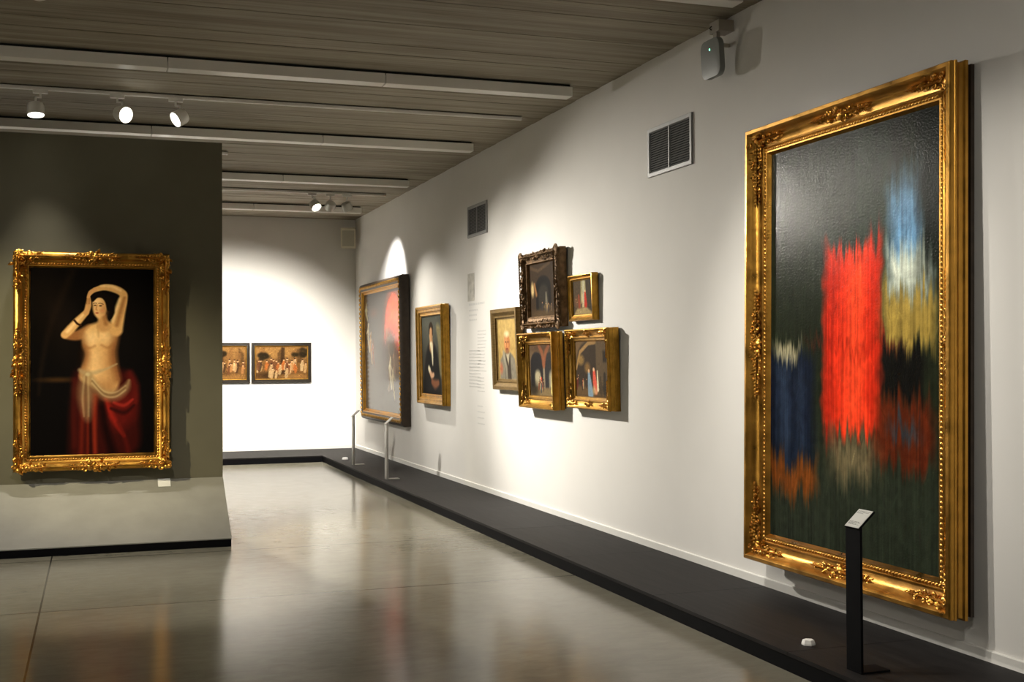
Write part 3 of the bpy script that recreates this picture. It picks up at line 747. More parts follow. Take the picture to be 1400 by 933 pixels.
def paint_sitter(W, Hh):        # dark portrait, pale shirt front and hands, pale curtain at right
    P = Paint(W, Hh, 220, (58, 58, 51), 12)
    S = lambda u, v: (u * W, v * Hh)
    P.ell(*S(0.45, 0.9), 0.6 * W, 0.25 * Hh, (96, 98, 88), 1.4, 0.8)
    P.shape([S(0.70, 0.86), S(0.88, 0.84), S(0.96, 0.55), S(0.95, 0.25), S(0.82, 0.28), S(0.80, 0.6)], (154, 142, 98), 0.08 * W, 0.85)
    for q in range(4): P.curve([S(0.75 + 0.05 * q, 0.82), S(0.81 + 0.035 * q, 0.5), S(0.82 + 0.03 * q, 0.28)], 0.010 * W, (104, 92, 60), 1.3, 0.7)
    P.shape([S(0.06, -0.05), S(0.14, 0.40), S(0.30, 0.62), S(0.46, 0.66), S(0.62, 0.62), S(0.76, 0.44), S(0.84, -0.05)], (20, 18, 18), 0.07 * W)
    P.curve([S(0.44, 0.68), S(0.45, 0.62)], [0.06 * W, 0.09 * W], (190, 146, 100), 0.7)
    P.ell(*S(0.44, 0.765), 0.078 * W, 0.105 * Hh, (208, 160, 112), 0.3)
    P.ell(*S(0.475, 0.76), 0.04 * W, 0.09 * Hh, (158, 112, 74), 1.5, 0.6)
    P.curve([S(0.36, 0.78), S(0.38, 0.86), S(0.46, 0.885), S(0.52, 0.84), S(0.52, 0.76)], [0.018 * W, 0.03 * W, 0.036 * W, 0.03 * W, 0.015 * W], (46, 33, 23), 0.7)
    P.shape([S(0.39, 0.655), S(0.50, 0.655), S(0.53, 0.52), S(0.52, 0.37), S(0.48, 0.40), S(0.44, 0.55)], (226, 218, 184), 0.03 * W)
    P.curve([S(0.47, 0.63), S(0.49, 0.40)], 0.006 * W, (150, 140, 110), 1.0, 0.7)
    P.curve([S(0.36, 0.30), S(0.44, 0.24), S(0.54, 0.25)], [0.035 * W, 0.045 * W, 0.03 * W], (204, 160, 126), 0.8)
    P.curve([S(0.32, 0.33), S(0.35, 0.31)], 0.04 * W, (220, 210, 178), 0.8)
    P.curve([S(0.46, 0.16), S(0.60, 0.13), S(0.76, 0.15)], [0.04 * W, 0.06 * W, 0.04 * W], (146, 92, 62), 1.0, 0.85)
    P.dabs(700, 0.022, 0.007, lambda a_, b_: 1.1 + a_ * 2, 0.12, 0.6)
    return P

def paint_old_man(W, Hh):
    P = Paint(W, Hh, 260, (160, 132, 78), 13)
    S = lambda u, v: (u * W, v * Hh)
    P.ell(*S(0.5, 0.95), 0.7 * W, 0.3 * Hh, (176, 150, 92), 1.2, 0.7)
    P.poly([S(0.06, 0.0), S(0.10, 0.32), S(0.30, 0.44), S(0.66, 0.44), S(0.86, 0.34), S(0.94, 0.0)], (112, 106, 92), 0.05 * W)
    P.poly([S(0.34, 0.0), S(0.38, 0.43), S(0.62, 0.43), S(0.66, 0.0)], (58, 50, 42), 0.05 * W)
    P.stroke([S(0.28, 0.44), S(0.40, 0.2), S(0.42, 0.0)], [0.05 * W] * 3, (138, 132, 114), 0.8, 0.8)
    P.poly([S(0.40, 0.42), S(0.60, 0.44), S(0.52, 0.24)], (190, 178, 148), 0.04 * W, 0.8)
    P.ell(*S(0.48, 0.60), 0.155 * W, 0.155 * Hh, (164, 108, 66), 0.25)
    P.ell(*S(0.42, 0.63), 0.08 * W, 0.1 * Hh, (196, 140, 92), 1.1, 0.7)
    P.ell(*S(0.47, 0.75), 0.13 * W, 0.05 * Hh, (206, 190, 150), 0.9, 0.8)
    P.ell(*S(0.49, 0.47), 0.10 * W, 0.045 * Hh, (120, 84, 58), 0.9, 0.8)
    P.ell(*S(0.41, 0.62), 0.025 * W, 0.012 * Hh, (54, 32, 20), 0.8); P.ell(*S(0.53, 0.62), 0.025 * W, 0.012 * Hh, (54, 32, 20), 0.8)
    P.stroke([S(0.46, 0.62), S(0.45, 0.55)], [0.014 * W, 0.025 * W], (140, 84, 50), 1.0, 0.8)
    P.stroke([S(0.42, 0.505), S(0.52, 0.505)], 0.014 * W, (110, 56, 40), 1.0, 0.8)
    P.ell(*S(0.14, 0.18), 0.08 * W, 0.09 * Hh, (170, 96, 66), 1.0, 0.75)
    P.texture(0.14, 30, 30); P.dabs(700, 0.012, 0.004, lambda a_, b_: 1.3 + a_, 0.10, 0.6)
    return P

def arch(P, cx, base, w, spring, top, col, soft):
    pts = [(cx - w, base), (cx - w, spring)]
    for i in range(11):
        a = PI - PI * i / 10
        pts.append((cx + w * math.cos(a), spring + (top - spring) * math.sin(a) ** 0.8))
    pts += [(cx + w, spring), (cx + w, base)]
    P.poly(pts, col, soft)

def paint_dark_vault(W, Hh):
    P = Paint(W, Hh, 240, (50, 38, 26), 14)
    S = lambda u, v: (u * W, v * Hh)
    arch(P, 0.46 * W, 0.12 * Hh, 0.26 * W, 0.5 * Hh, 0.76 * Hh, (22, 19, 16), 0.03 * W)
    arch(P, 0.46 * W, 0.12 * Hh, 0.17 * W, 0.4 * Hh, 0.6 * Hh, (40, 36, 30), 0.05 * W)
    P.stroke([S(0.0, 0.95), S(0.3, 0.86), S(0.7, 0.98)], [0.02 * W] * 3, (80, 62, 42), 1.0, 0.7)
    P.ell(*S(0.09, 0.52), 0.05 * W, 0.13 * Hh, (204, 178, 122), 0.9, 0.8)
    P.stroke([S(0.16, 0.62), S(0.22, 0.42)], [0.02 * W, 0.03 * W], (150, 104, 60), 1.0, 0.8)
    P.stroke([S(0.55, 0.42), S(0.56, 0.14)], [0.02 * W, 0.05 * W], (124, 118, 100), 1.0, 0.7)
    P.ell(*S(0.58, 0.17), 0.10 * W, 0.04 * Hh, (150, 118, 70), 1.1, 0.7)
    P.ell(*S(0.5, 0.05), 0.5 * W, 0.08 * Hh, (84, 66, 42), 1.2, 0.6)
    P.stroke([S(0.86, 0.2), S(0.86, 0.9)], 0.05 * W, (66, 50, 34), 0.8, 0.7)
    crowd(P, 5, 0.3 * W, 0.8 * W, 0.08 * Hh, 0.16 * Hh, [(70, 50, 36), (100, 80, 60), (50, 44, 44)], P.rng)
    P.dabs(900, 0.010, 0.0035, lambda a_, b_: 1.3 + 1.5 * math.sin(a_ * 5 + b_ * 4), 0.22, 0.7)
    return P

def paint_arches(W, Hh):
    P = Paint(W, Hh, 250, (92, 74, 54), 15)
    S = lambda u, v: (u * W, v * Hh)
    P.ell(*S(0.5, 0.95), 0.6 * W, 0.1 * Hh, (60, 44, 32), 1.2, 0.7)
    arch(P, 0.27 * W, 0.16 * Hh, 0.24 * W, 0.58 * Hh, 0.86 * Hh, (34, 32, 32), 0.03 * W)
    arch(P, 0.80 * W, 0.16 * Hh, 0.24 * W, 0.58 * Hh, 0.86 * Hh, (44, 42, 42), 0.03 * W)
    arch(P, 0.30 * W, 0.16 * Hh, 0.11 * W, 0.36 * Hh, 0.5 * Hh, (150, 140, 112), 0.06 * W)
    arch(P, 0.82 * W, 0.16 * Hh, 0.10 * W, 0.36 * Hh, 0.5 * Hh, (140, 132, 110), 0.06 * W)
    P.stroke([S(0.535, 0.16), S(0.535, 0.6)], 0.035 * W, (124, 112, 92), 0.5)
    P.stroke([S(0.535, 0.62), S(0.47, 0.86), S(0.36, 0.98)], [0.05 * W, 0.04 * W, 0.03 * W], (126, 74, 48), 0.8, 0.8)
    P.stroke([S(0.535, 0.62), S(0.62, 0.86), S(0.74, 0.98)], [0.05 * W, 0.04 * W, 0.03 * W], (126, 74, 48), 0.8, 0.8)
    P.poly([S(0, 0), S(1, 0), S(1, 0.14), S(0, 0.17)], (116, 98, 68), 0.06 * Hh)
    P.ell(*S(0.12, 0.12), 0.2 * W, 0.14 * Hh, (30, 26, 20), 1.1, 0.8)
    P.stroke([S(0.40, 0.34), S(0.42, 0.18)], [0.03 * W, 0.05 * W], (196, 178, 140), 0.6); P.stroke([S(0.43, 0.34), S(0.44, 0.18)], [0.02 * W, 0.03 * W], (170, 50, 36), 0.6)
    P.stroke([S(0.84, 0.40), S(0.84, 0.10)], [0.035 * W, 0.06 * W], (226, 206, 120), 0.5); P.ell(*S(0.84, 0.45), 0.03 * W, 0.04 * Hh, (220, 180, 140), 0.5)
    crowd(P, 5, 0.1 * W, 0.7 * W, 0.12 * Hh, 0.2 * Hh, [(80, 60, 44), (190, 170, 130), (110, 60, 40), (60, 60, 60)], P.rng)
    P.dabs(900, 0.010, 0.0035, lambda a_, b_: 1.3 + 1.5 * math.sin(a_ * 5 + b_ * 4), 0.22, 0.7)
    return P

def paint_couple(W, Hh):
    P = Paint(W, Hh, 250, (104, 82, 56), 16)
    S = lambda u, v: (u * W, v * Hh)
    arch(P, 0.46 * W, 0.0, 0.45 * W, 0.5 * Hh, 1.02 * Hh, (58, 48, 38), 0.04 * W)
    P.stroke([S(0.02, 0.50), S(0.14, 0.80), S(0.40, 0.96), S(0.62, 0.97)], [0.02 * W, 0.025 * W, 0.025 * W, 0.02 * W], (170, 132, 80), 0.7, 0.8)
    P.poly([S(0.62, 0.2), S(0.62, 0.97), S(1, 0.97), S(1, 0.2)], (92, 76, 56), 0.04 * W)
    P.poly([S(0.82, 0.62), S(0.82, 0.82), S(0.92, 0.82), S(0.92, 0.62)], (48, 40, 32), 0.03 * W)
    P.ell(*S(0.16, 0.66), 0.10 * W, 0.09 * Hh, (150, 118, 66), 0.8, 0.8)
    P.ell(*S(0.36, 0.52), 0.08 * W, 0.09 * Hh, (150, 112, 60), 0.9, 0.7)
    P.poly([S(0, 0), S(1, 0), S(1, 0.12), S(0, 0.2)], (96, 74, 48), 0.08 * Hh)
    crowd(P, 7, 0.02 * W, 0.34 * W, 0.16 * Hh, 0.2 * Hh, [(150, 60, 40), (110, 84, 60), (60, 50, 44), (176, 150, 110), (90, 40, 30)], P.rng)
    P.stroke([S(0.40, 0.42), S(0.42, 0.22), S(0.44, 0.06)], [0.03 * W, 0.06 * W, 0.08 * W], (124, 144, 158), 0.4); P.ell(*S(0.40, 0.46), 0.027 * W, 0.035 * Hh, (204, 160, 120), 0.4)
    P.stroke([S(0.555, 0.44), S(0.57, 0.26), S(0.60, 0.12)], [0.035 * W, 0.055 * W, 0.05 * W], (214, 92, 72), 0.4); P.ell(*S(0.545, 0.49), 0.027 * W, 0.035 * Hh, (220, 180, 140), 0.4)
    P.stroke([S(0.65, 0.46), S(0.66, 0.14)], [0.012 * W, 0.03 * W], (220, 206, 170), 0.6)
    P.stroke([S(0.55, 0.12), S(0.62, 0.08)], [0.05 * W, 0.02 * W], (196, 170, 120), 0.9, 0.7)
    P.stroke([S(0.86, 0.4), S(0.86, 0.1)], [0.03 * W, 0.05 * W], (54, 48, 40), 0.7); P.stroke([S(0.74, 0.34), S(0.75, 0.1)], [0.025 * W, 0.045 * W], (74, 62, 46), 0.7)
    P.dabs(900, 0.010, 0.0035, lambda a_, b_: 1.3 + 1.5 * math.sin(a_ * 5 + b_ * 4), 0.22, 0.7)
    return P

def paint_alley(W, Hh):
    P = Paint(W, Hh, 300, (70, 56, 38), 17)
    S = lambda u, v: (u * W, v * Hh)
    P.poly([S(0.36, 0.2), S(0.40, 1), S(0.64, 1), S(0.66, 0.2)], (150, 138, 98), 0.05 * W)
    P.poly([S(0.46, 0.3), S(0.48, 1), S(0.57, 1), S(0.58, 0.3)], (178, 176, 150), 0.05 * W, 0.8)
    P.poly([S(0.66, 0.1), S(0.64, 1), S(1, 1), S(1, 0.1)], (60, 50, 36), 0.05 * W)
    P.poly([S(0, 0), S(1, 0), S(0.66, 0.22), S(0.2, 0.2)], (150, 130, 88), 0.05 * W)
    P.stroke([S(0.60, 0.62), S(0.62, 0.3)], [0.035 * W, 0.07 * W], (176, 48, 30), 0.5); P.ell(*S(0.60, 0.68), 0.03 * W, 0.035 * Hh, (210, 170, 130), 0.5)
    P.stroke([S(0.47, 0.6), S(0.47, 0.3)], [0.03 * W, 0.05 * W], (190, 170, 130), 0.6)
    P.stroke([S(0.28, 0.55), S(0.30, 0.28)], [0.04 * W, 0.06 * W], (130, 60, 36), 0.7)
    P.ell(*S(0.16, 0.4), 0.10 * W, 0.14 * Hh, (110, 70, 36), 1.0, 0.7)
    crowd(P, 4, 0.1 * W, 0.5 * W, 0.22 * Hh, 0.22 * Hh, [(120, 70, 44), (90, 66, 50), (60, 40, 30)], P.rng)
    P.dabs(900, 0.010, 0.0035, lambda a_, b_: 1.3 + 1.5 * math.sin(a_ * 5 + b_ * 4), 0.22, 0.7)
    return P

def paint_procession(seed):
    def f(W, Hh):
        P = Paint(W, Hh, 200, (98, 68, 36), seed)
        S = lambda u, v: (u * W, v * Hh)
        P.poly([S(0, 0.62), S(0, 1), S(1, 1), S(1, 0.62)], (132, 96, 52), 0.15 * Hh)
        rng = P.rng
        for q in range(6):
            x = rng.uniform(0, 1)
            P.poly([S(x, 0.5), S(x, 0.9 + rng.uniform(-.15, .1)), S(x + 0.1, 0.9 + rng.uniform(-.15, .1)), S(x + 0.1, 0.5)], (112, 78, 42) if q % 2 else (70, 48, 26), 0.03 * W, 0.8)
        for (x, y, r) in (((0.14, 0.72, 0.10), (0.86, 0.80, 0.13)) if seed == 21 else ((0.5, 0.75, 0.12), (0.1, 0.6, 0.1))):
            for j in range(9):
                P.ell(*S(x + rng.uniform(-r, r), y + rng.uniform(-.1, .1)), 0.05 * W, 0.06 * Hh, (36, 28, 16), 0.9, 0.9)
        P.poly([S(0.47, 0.15), S(0.50, 0.95), S(0.56, 0.95), S(0.56, 0.15)], (44, 30, 18), 0.02 * W, 0.8)
        P.ell(*S(0.35, 0.12), 0.32 * W, 0.10 * Hh, (40, 26, 14), 1.0, 0.8)
        P.ell(*S(0.7, 0.08), 0.3 * W, 0.08 * Hh, (130, 92, 48), 1.0, 0.8)
        crowd(P, 26, 0.05 * W, 0.97 * W, 0.25 * Hh, 0.30 * Hh, [(150, 104, 60), (160, 126, 82), (90, 56, 34), (140, 78, 38), (60, 40, 26), (166, 138, 98), (150, 84, 38)], rng)
        crowd(P, 6, 0.2 * W, 0.7 * W, 0.12 * Hh, 0.34 * Hh, [(160, 130, 90), (140, 96, 54), (100, 60, 34)], rng)
        P.dabs(1500, 0.014, 0.005, lambda a_, b_: 1.3 + 1.2 * math.sin(a_ * 9 + b_ * 4), 0.28, 0.75)
        return P
    return f

# ------------------------------------------------------------------ the framed paintings
rng = random.Random(3)

# 1. big gilt frame at the right
Wb, Hb = 1.795, 2.492
prof = [(0, 0.045), (0, 0.060), (0.009, 0.066), (0.013, 0.080), (0.010, 0.094), (0.003, 0.102), (0.003, 0.112), (0.006, 0.116), (0.006, 0.132), (0.012, 0.141), (0.030, 0.142), (0.036, 0.136), (0.044, 0.120), (0.062, 0.098), (0.085, 0.082), (0.105, 0.076),
        (0.108, 0.082), (0.118, 0.086), (0.124, 0.080), (0.126, 0.072), (0.134, 0.070), (0.142, 0.080), (0.150, 0.080), (0.156, 0.066), (0.165, 0.052)]
big, fr = picture('largest gilt-framed painting, an upright red field behind the black label stand', 'right', 5.285, 0.263, Wb, Hb, prof, lean=math.radians(-0.8), stand=0.035, fm='gold', paint=paint_abstract, cm='canvas_varnish', canvas_h=0.056)
k = MB(); rope(k, Wb, Hb, 0.133, 0.076, 0.024, 0.0095); k.build('beading', M['goldfine'], big, smooth=60)
hy = -0.092
for sx in (-1, 1):
    for sz in (0, 1):
        k = MB(); o = (sx * (Wb / 2 - 0.072), 0.072 if sz == 0 else Hb - 0.072); dz = 1 if sz == 0 else -1
        ornament_run(rng, 'x', o, -sx, 0.27, 0.040, hy, k, 0.034); ornament_run(rng, 'z', o, dz, 0.36, 0.040, hy, k, 0.034)
        k.blob((o[0], hy, o[1]), (0.035, 0.02, 0.035))
        k.build('corner_ornament', M['goldorn'], big, smooth=50)
for (o, ax, L) in (((0, 0.072), 'x', 0.25), ((0, Hb - 0.072), 'x', 0.25), ((-(Wb / 2 - 0.072), Hb * 0.5), 'z', 0.30), (((Wb / 2 - 0.072), Hb * 0.5), 'z', 0.30)):
    k = MB(); ornament_run(rng, ax, o, 1, L, 0.034, hy, k, 0.032); ornament_run(rng, ax, o, -1, L, 0.034, hy, k, 0.032)
    k.blob((o[0], hy, o[1]), (0.032, 0.02, 0.032))
    k.build('side_ornament', M['goldorn'], big, smooth=50)

# 2. the draped woman on the dark panel
Wp, Hp = 1.167, 1.714
prof = [(0, 0.04), (0, 0.075), (0.008, 0.088), (0.020, 0.100), (0.036, 0.106), (0.052, 0.100), (0.062, 0.084), (0.066, 0.070), (0.074, 0.068), (0.080, 0.062), (0.100, 0.058), (0.104, 0.064), (0.112, 0.064), (0.118, 0.052), (0.126, 0.046)]
pw, fr = picture('draped woman with raised arms in an ornate gilt frame on the dark partition', 'panel', -0.022, 0.574, Wp, Hp, prof, stand=0.03, fm='gold', paint=paint_woman, cm='canvas_matte', canvas_h=0.05)
k = MB(); rope(k, Wp, Hp, 0.090, 0.060, 0.022, 0.009); k.build('beading', M['goldfine'], pw, smooth=60)
hy = -0.098
for sx in (-1, 1):
    for sz in (0, 1):
        k = MB(); o = (sx * (Wp / 2 - 0.036), 0.036 if sz == 0 else Hp - 0.036); dz = 1 if sz == 0 else -1
        ornament_run(rng, 'x', o, -sx, 0.20, 0.046, hy, k, 0.044, dens=1.2); ornament_run(rng, 'z', o, dz, 0.27, 0.046, hy, k, 0.044, dens=1.2)
        for q in range(5): k.blob((o[0] + rng.uniform(-.03, .03), hy - 0.008, o[1] + rng.uniform(-.03, .03)), (0.02, 0.018, 0.02))
        k.build('corner_ornament', M['goldorn'], pw, smooth=50)
for (o, ax, L) in (((0, 0.036), 'x', 0.20), ((0, Hp - 0.036), 'x', 0.20), ((-(Wp / 2 - 0.036), Hp * 0.5), 'z', 0.27), ((Wp / 2 - 0.036, Hp * 0.5), 'z', 0.27)):
    k = MB(); ornament_run(rng, ax, o, 1, L, 0.048, hy, k, 0.042, dens=1.15); ornament_run(rng, ax, o, -1, L, 0.048, hy, k, 0.042, dens=1.15)
    for q in range(5): k.blob((o[0] + rng.uniform(-.03, .03), hy - 0.01, o[1] + rng.uniform(-.03, .03)), (0.022, 0.018, 0.022))
    k.build('side_ornament', M['goldorn'], pw, smooth=50)

# 3. group of five on the right wall
prof = narrow([(0, 0.0), (0, 0.06), (0.006, 0.066), (0.05, 0.066), (0.062, 0.060), (0.075, 0.048), (0.10, 0.040), (0.108, 0.046), (0.122, 0.046), (0.128, 0.034), (0.150, 0.028)], 0.68)
pa, _ = picture('old man in a grey coat, leftmost painting of the hanging cluster', 'right', 10.78, 1.135, 0.755, 0.772, prof, lean=math.radians(1.9), fm='oakgold', paint=paint_old_man, cm='canvas_matte', canvas_h=0.026)

prof = narrow([(0, 0.0), (0, 0.05), (0.006, 0.060), (0.03, 0.072), (0.05, 0.084), (0.066, 0.084), (0.076, 0.070), (0.10, 0.058), (0.128, 0.050), (0.134, 0.056), (0.142, 0.056), (0.150, 0.040), (0.158, 0.030)], 0.66)
pb, _ = picture('dark vaulted interior in a carved brown frame, topmost of the cluster', 'right', 9.785, 1.70, 0.93, 0.668, prof, lean=math.radians(1.7), fm='antique', paint=paint_dark_vault, canvas_h=0.028)
k = MB(); W_, H_ = 0.93, 0.668
for (ax, o, L) in (('x', (0, 0.036), 0.40), ('x', (0, H_ - 0.036), 0.40), ('z', (-W_ / 2 + 0.036, H_ / 2), 0.28), ('z', (W_ / 2 - 0.036, H_ / 2), 0.28)):
    ornament_run(rng, ax, o, 1, L, 0.036, -0.074, k, 0.036, taper=False); ornament_run(rng, ax, o, -1, L, 0.036, -0.074, k, 0.036, taper=False)
k.build('carving', M['antique'], pb, smooth=50)
for sx in (-1, 1):
    for z in (0.03, H_ - 0.03):
        k = MB(); o = (sx * (W_ / 2 - 0.03), z)
        k.blob((o[0], -0.066, o[1]), (0.032, 0.02, 0.032))
        for q in range(6): scroll(k, (o[0] + rng.uniform(-.02, .02), o[1] + rng.uniform(-.02, .02)), 0.032, sx, q * 1.1, 0.009, -0.084)
        k.build('corner_ornament', M['antique'], pb, smooth=50)

def cornered(t, W, Hh, inset, hy, L1, L2, sc_, m, hw=0.03):
    for sx in (-1, 1):
        for sz in (0, 1):
            k = MB(); o = (sx * (W / 2 - inset), inset if sz == 0 else Hh - inset); dz = 1 if sz == 0 else -1
            ornament_run(rng, 'x', o, -sx, L1, hw, hy, k, sc_); ornament_run(rng, 'z', o, dz, L2, hw, hy, k, sc_)
            k.build('corner_ornament', M[m], t, smooth=50)

prof = narrow([(0, 0.02), (0, 0.045), (0.012, 0.05), (0.012, 0.062), (0, 0.068), (0, 0.112), (0.006, 0.122), (0.018, 0.124), (0.024, 0.118), (0.05, 0.088), (0.085, 0.066), (0.112, 0.058), (0.118, 0.066), (0.132, 0.066), (0.140, 0.056), (0.158, 0.052), (0.166, 0.040)], 0.66)
pc, _ = picture('deep gilt-framed painting of twin arches with figures, lower middle of the cluster', 'right', 9.80, 0.998, 0.875, 0.662, prof, lean=math.radians(1.7), fm='golddark', paint=paint_arches, canvas_h=0.04)
cornered(pc, 0.875, 0.662, 0.045, -0.086, 0.15, 0.17, 0.034, 'goldorndark', 0.026)

prof = narrow([(0, 0.0), (0, 0.045), (0.008, 0.05), (0.008, 0.075), (0, 0.082), (0.004, 0.096), (0.014, 0.100), (0.022, 0.094), (0.045, 0.078), (0.085, 0.066), (0.092, 0.072), (0.102, 0.072), (0.110, 0.060), (0.138, 0.054), (0.146, 0.042)], 0.68)
pd, _ = picture('gilt-framed painting of a couple in blue and pink, lower right of the cluster', 'right', 8.705, 1.032, 0.868, 0.634, prof, lean=math.radians(1.4), fm='golddark', paint=paint_couple, canvas_h=0.042)
cornered(pd, 0.868, 0.634, 0.040, -0.078, 0.15, 0.17, 0.034, 'goldorn', 0.026)
for o in ((0, 0.040), (0, 0.634 - 0.040)):
    k = MB(); k.blob((o[0], -0.075, o[1]), (0.02, 0.014, 0.016))
    ornament_run(rng, 'x', o, 1, 0.06, 0.022, -0.078, k, 0.03); ornament_run(rng, 'x', o, -1, 0.06, 0.022, -0.078, k, 0.03)
    k.build('side_ornament', M['goldorn'], pd, smooth=50)

prof = narrow([(0, 0.0), (0, 0.045), (0.005, 0.055), (0.018, 0.058), (0.026, 0.052), (0.05, 0.040), (0.056, 0.044), (0.064, 0.044), (0.070, 0.034), (0.088, 0.028)], 0.56)
pe, _ = picture('small gilt-framed alley scene, smallest of the cluster at its upper right', 'right', 8.922, 1.734, 0.512, 0.372, prof, lean=math.radians(1.8), fm='golddark', paint=paint_alley, canvas_h=0.026)

# 4. narrow portrait and large dark-framed canvas further along the right wall
prof = narrow([(0, 0.0), (0, 0.045), (0.01, 0.05), (0.01, 0.07), (0, 0.075), (0.004, 0.09), (0.02, 0.096), (0.034, 0.092), (0.05, 0.080), (0.07, 0.072), (0.076, 0.078), (0.10, 0.074), (0.112, 0.060), (0.14, 0.054), (0.148, 0.060), (0.16, 0.058), (0.17, 0.046)], 0.70)
pf, _ = picture('gilt-framed dark portrait between the wall text and the large dark-framed canvas', 'right', 13.42, 0.905, 1.14, 1.142, prof, lean=math.radians(0.9), fm='golddark', paint=paint_sitter, canvas_h=0.044)

prof = [(0, 0.0), (0, 0.085), (0.01, 0.10), (0.03, 0.115), (0.06, 0.120), (0.09, 0.112), (0.105, 0.10), (0.11, 0.09), (0.125, 0.088), (0.135, 0.075), (0.15, 0.07)]
Wg, Hg = 2.47, 1.91
pg, _ = picture('large dark-framed canvas with an orange-red glow, nearest the far corner', 'right', 15.87, 0.583, Wg, Hg, prof, lean=math.radians(0.7), fm='darkwood', paint=paint_glow, cm='canvas_gloss', canvas_h=0.066)
k = MB(); rope(k, Wg, Hg, 0.058, 0.112, 0.062, 0.022); k.build('twisted_moulding', M['goldorndark'], pg, smooth=60)
k = MB(); sweep(k, Wg - 0.2, Hg - 0.2, [(0, 0.098), (0.004, 0.106), (0.016, 0.106), (0.022, 0.092), (0.030, 0.082), (0.05, 0.070)])
k.build('inner_slip', M['gold'], pg, smooth=35, loc=(0, 0, 0.1))

# 5. two black-framed pictures on the far wall
prof = [(0, 0.0), (0, 0.028), (0.004, 0.034), (0.018, 0.036), (0.030, 0.028), (0.040, 0.030), (0.046, 0.026), (0.050, 0.020)]
for (cx, seed, lab) in ((2.602, 21, 'wide brown crowd scene in a black frame, fully seen on the far wall'), (1.700, 22, 'brown crowd scene in a black frame on the far wall, partly behind the partition')):
    t, _ = picture(lab, 'far', cx, 1.088, 0.878, 0.594, prof, lean=0.0, fm='ebony', paint=paint_procession(seed), cm='canvas_matte', canvas_h=0.014)
    k = MB(); sweep(k, 0.878 - 0.094, 0.594 - 0.094, [(0, 0.024), (0.002, 0.028), (0.010, 0.027), (0.014, 0.016)]); k.build('inner_slip', M['golddark'], t, loc=(0, 0, 0.047))

# ------------------------------------------------------------------ vents
def vent(y0, y1, z0, z1, label):
    W, Hh = y1 - y0, z1 - z0
    t = thing('air_vent', label, 'vent', (XW, (y0 + y1) / 2, z0), (0, 0, RW), 'grilles high on the right wall')
    k = MB(); sweep(k, W, Hh, [(0, 0), (0, 0.012), (0.003, 0.015), (0.026, 0.015), (0.030, 0.010), (0.030, 0.001)]); k.build('frame', M['ventframe'], t)
    k = MB(); k.box(-W / 2 + 0.02, W / 2 - 0.02, -0.002, -0.0005, 0.02, Hh - 0.02); k.build('duct_opening', M['dark'], t)
    k = MB(); n = 18
    for i in range(n):
        z = 0.034 + (Hh - 0.068) * i / (n - 1)
        k.add([(-W / 2 + 0.028, -0.011, z - 0.0045), (W / 2 - 0.028, -0.011, z - 0.0045), (W / 2 - 0.028, -0.003, z + 0.0055), (-W / 2 + 0.028, -0.003, z + 0.0055),
               (-W / 2 + 0.028, -0.0125, z - 0.003), (W / 2 - 0.028, -0.0125, z - 0.003), (W / 2 - 0.028, -0.0045, z + 0.007), (-W / 2 + 0.028, -0.0045, z + 0.007)],
              [(0, 1, 2, 3), (7, 6, 5, 4), (0, 4, 5, 1), (1, 5, 6, 2), (2, 6, 7, 3), (3, 7, 4, 0)])
    k.build('louvre', M['ventslat'], t)
    k = MB(); k.box(-0.007, 0.007, -0.014, -0.002, 0.028, Hh - 0.028); k.build('mullion', M['ventframe'], t)
vent(7.085, 7.752, 2.71, 3.053, 'larger-looking black louvred vent, beside the big gilt frame below the wall device')
vent(11.49, 12.148, 2.70, 3.028, 'louvred vent further along the right wall, above the wall text')

# ------------------------------------------------------------------ wall device (antenna box) with bracket
def rounded(w, h, r, n=6):
    pts = []
    for (cx, cz, a0) in ((w / 2 - r, h / 2 - r, 0), (-w / 2 + r, h / 2 - r, PI / 2), (-w / 2 + r, -h / 2 + r, PI), (w / 2 - r, -h / 2 + r, 1.5 * PI)):
        for i in range(n + 1):
            a = a0 + PI / 2 * i / n; pts.append((cx + r * math.cos(a), cz + r * math.sin(a)))
    return pts
t = thing('wireless_access_point', 'grey rounded wall device with a green light, under its bracket near the ceiling', 'wireless device', (XW, 6.60, 3.17), (0, 0, RW))
k = MB(); k.prism(rounded(0.235, 0.235, 0.055), -0.135, -0.098, 'y')
h = k.build('housing', M['device'], t, smooth=40, bevel=0.006); h.location = (0, 0, 0.118); h.rotation_euler = (0.06, 0, 0)
k = MB(); k.blob((0.0, -0.137, 0.165), (0.007, 0.003, 0.007), None, 10, 6); k.build('indicator_light', M['led'], t)
k = MB(); k.box(-0.060, 0.060, -0.105, 0, 0.275, 0.345); k.build('mounting_box', M['devicewhite'], t, bevel=0.004)
k = MB(); k.box(-0.022, 0.022, -0.10, -0.075, 0.17, 0.28); k.box(-0.012, 0.012, -0.085, 0, 0.19, 0.21); k.build('bracket', M['devicewhite'], t)
k = MB(); k.tube([(-0.03, -0.106, 0.32), (-0.034, -0.118, 0.308), (-0.03, -0.106, 0.296)], 0.004, 6); k.build('cable', M['dark'], t)

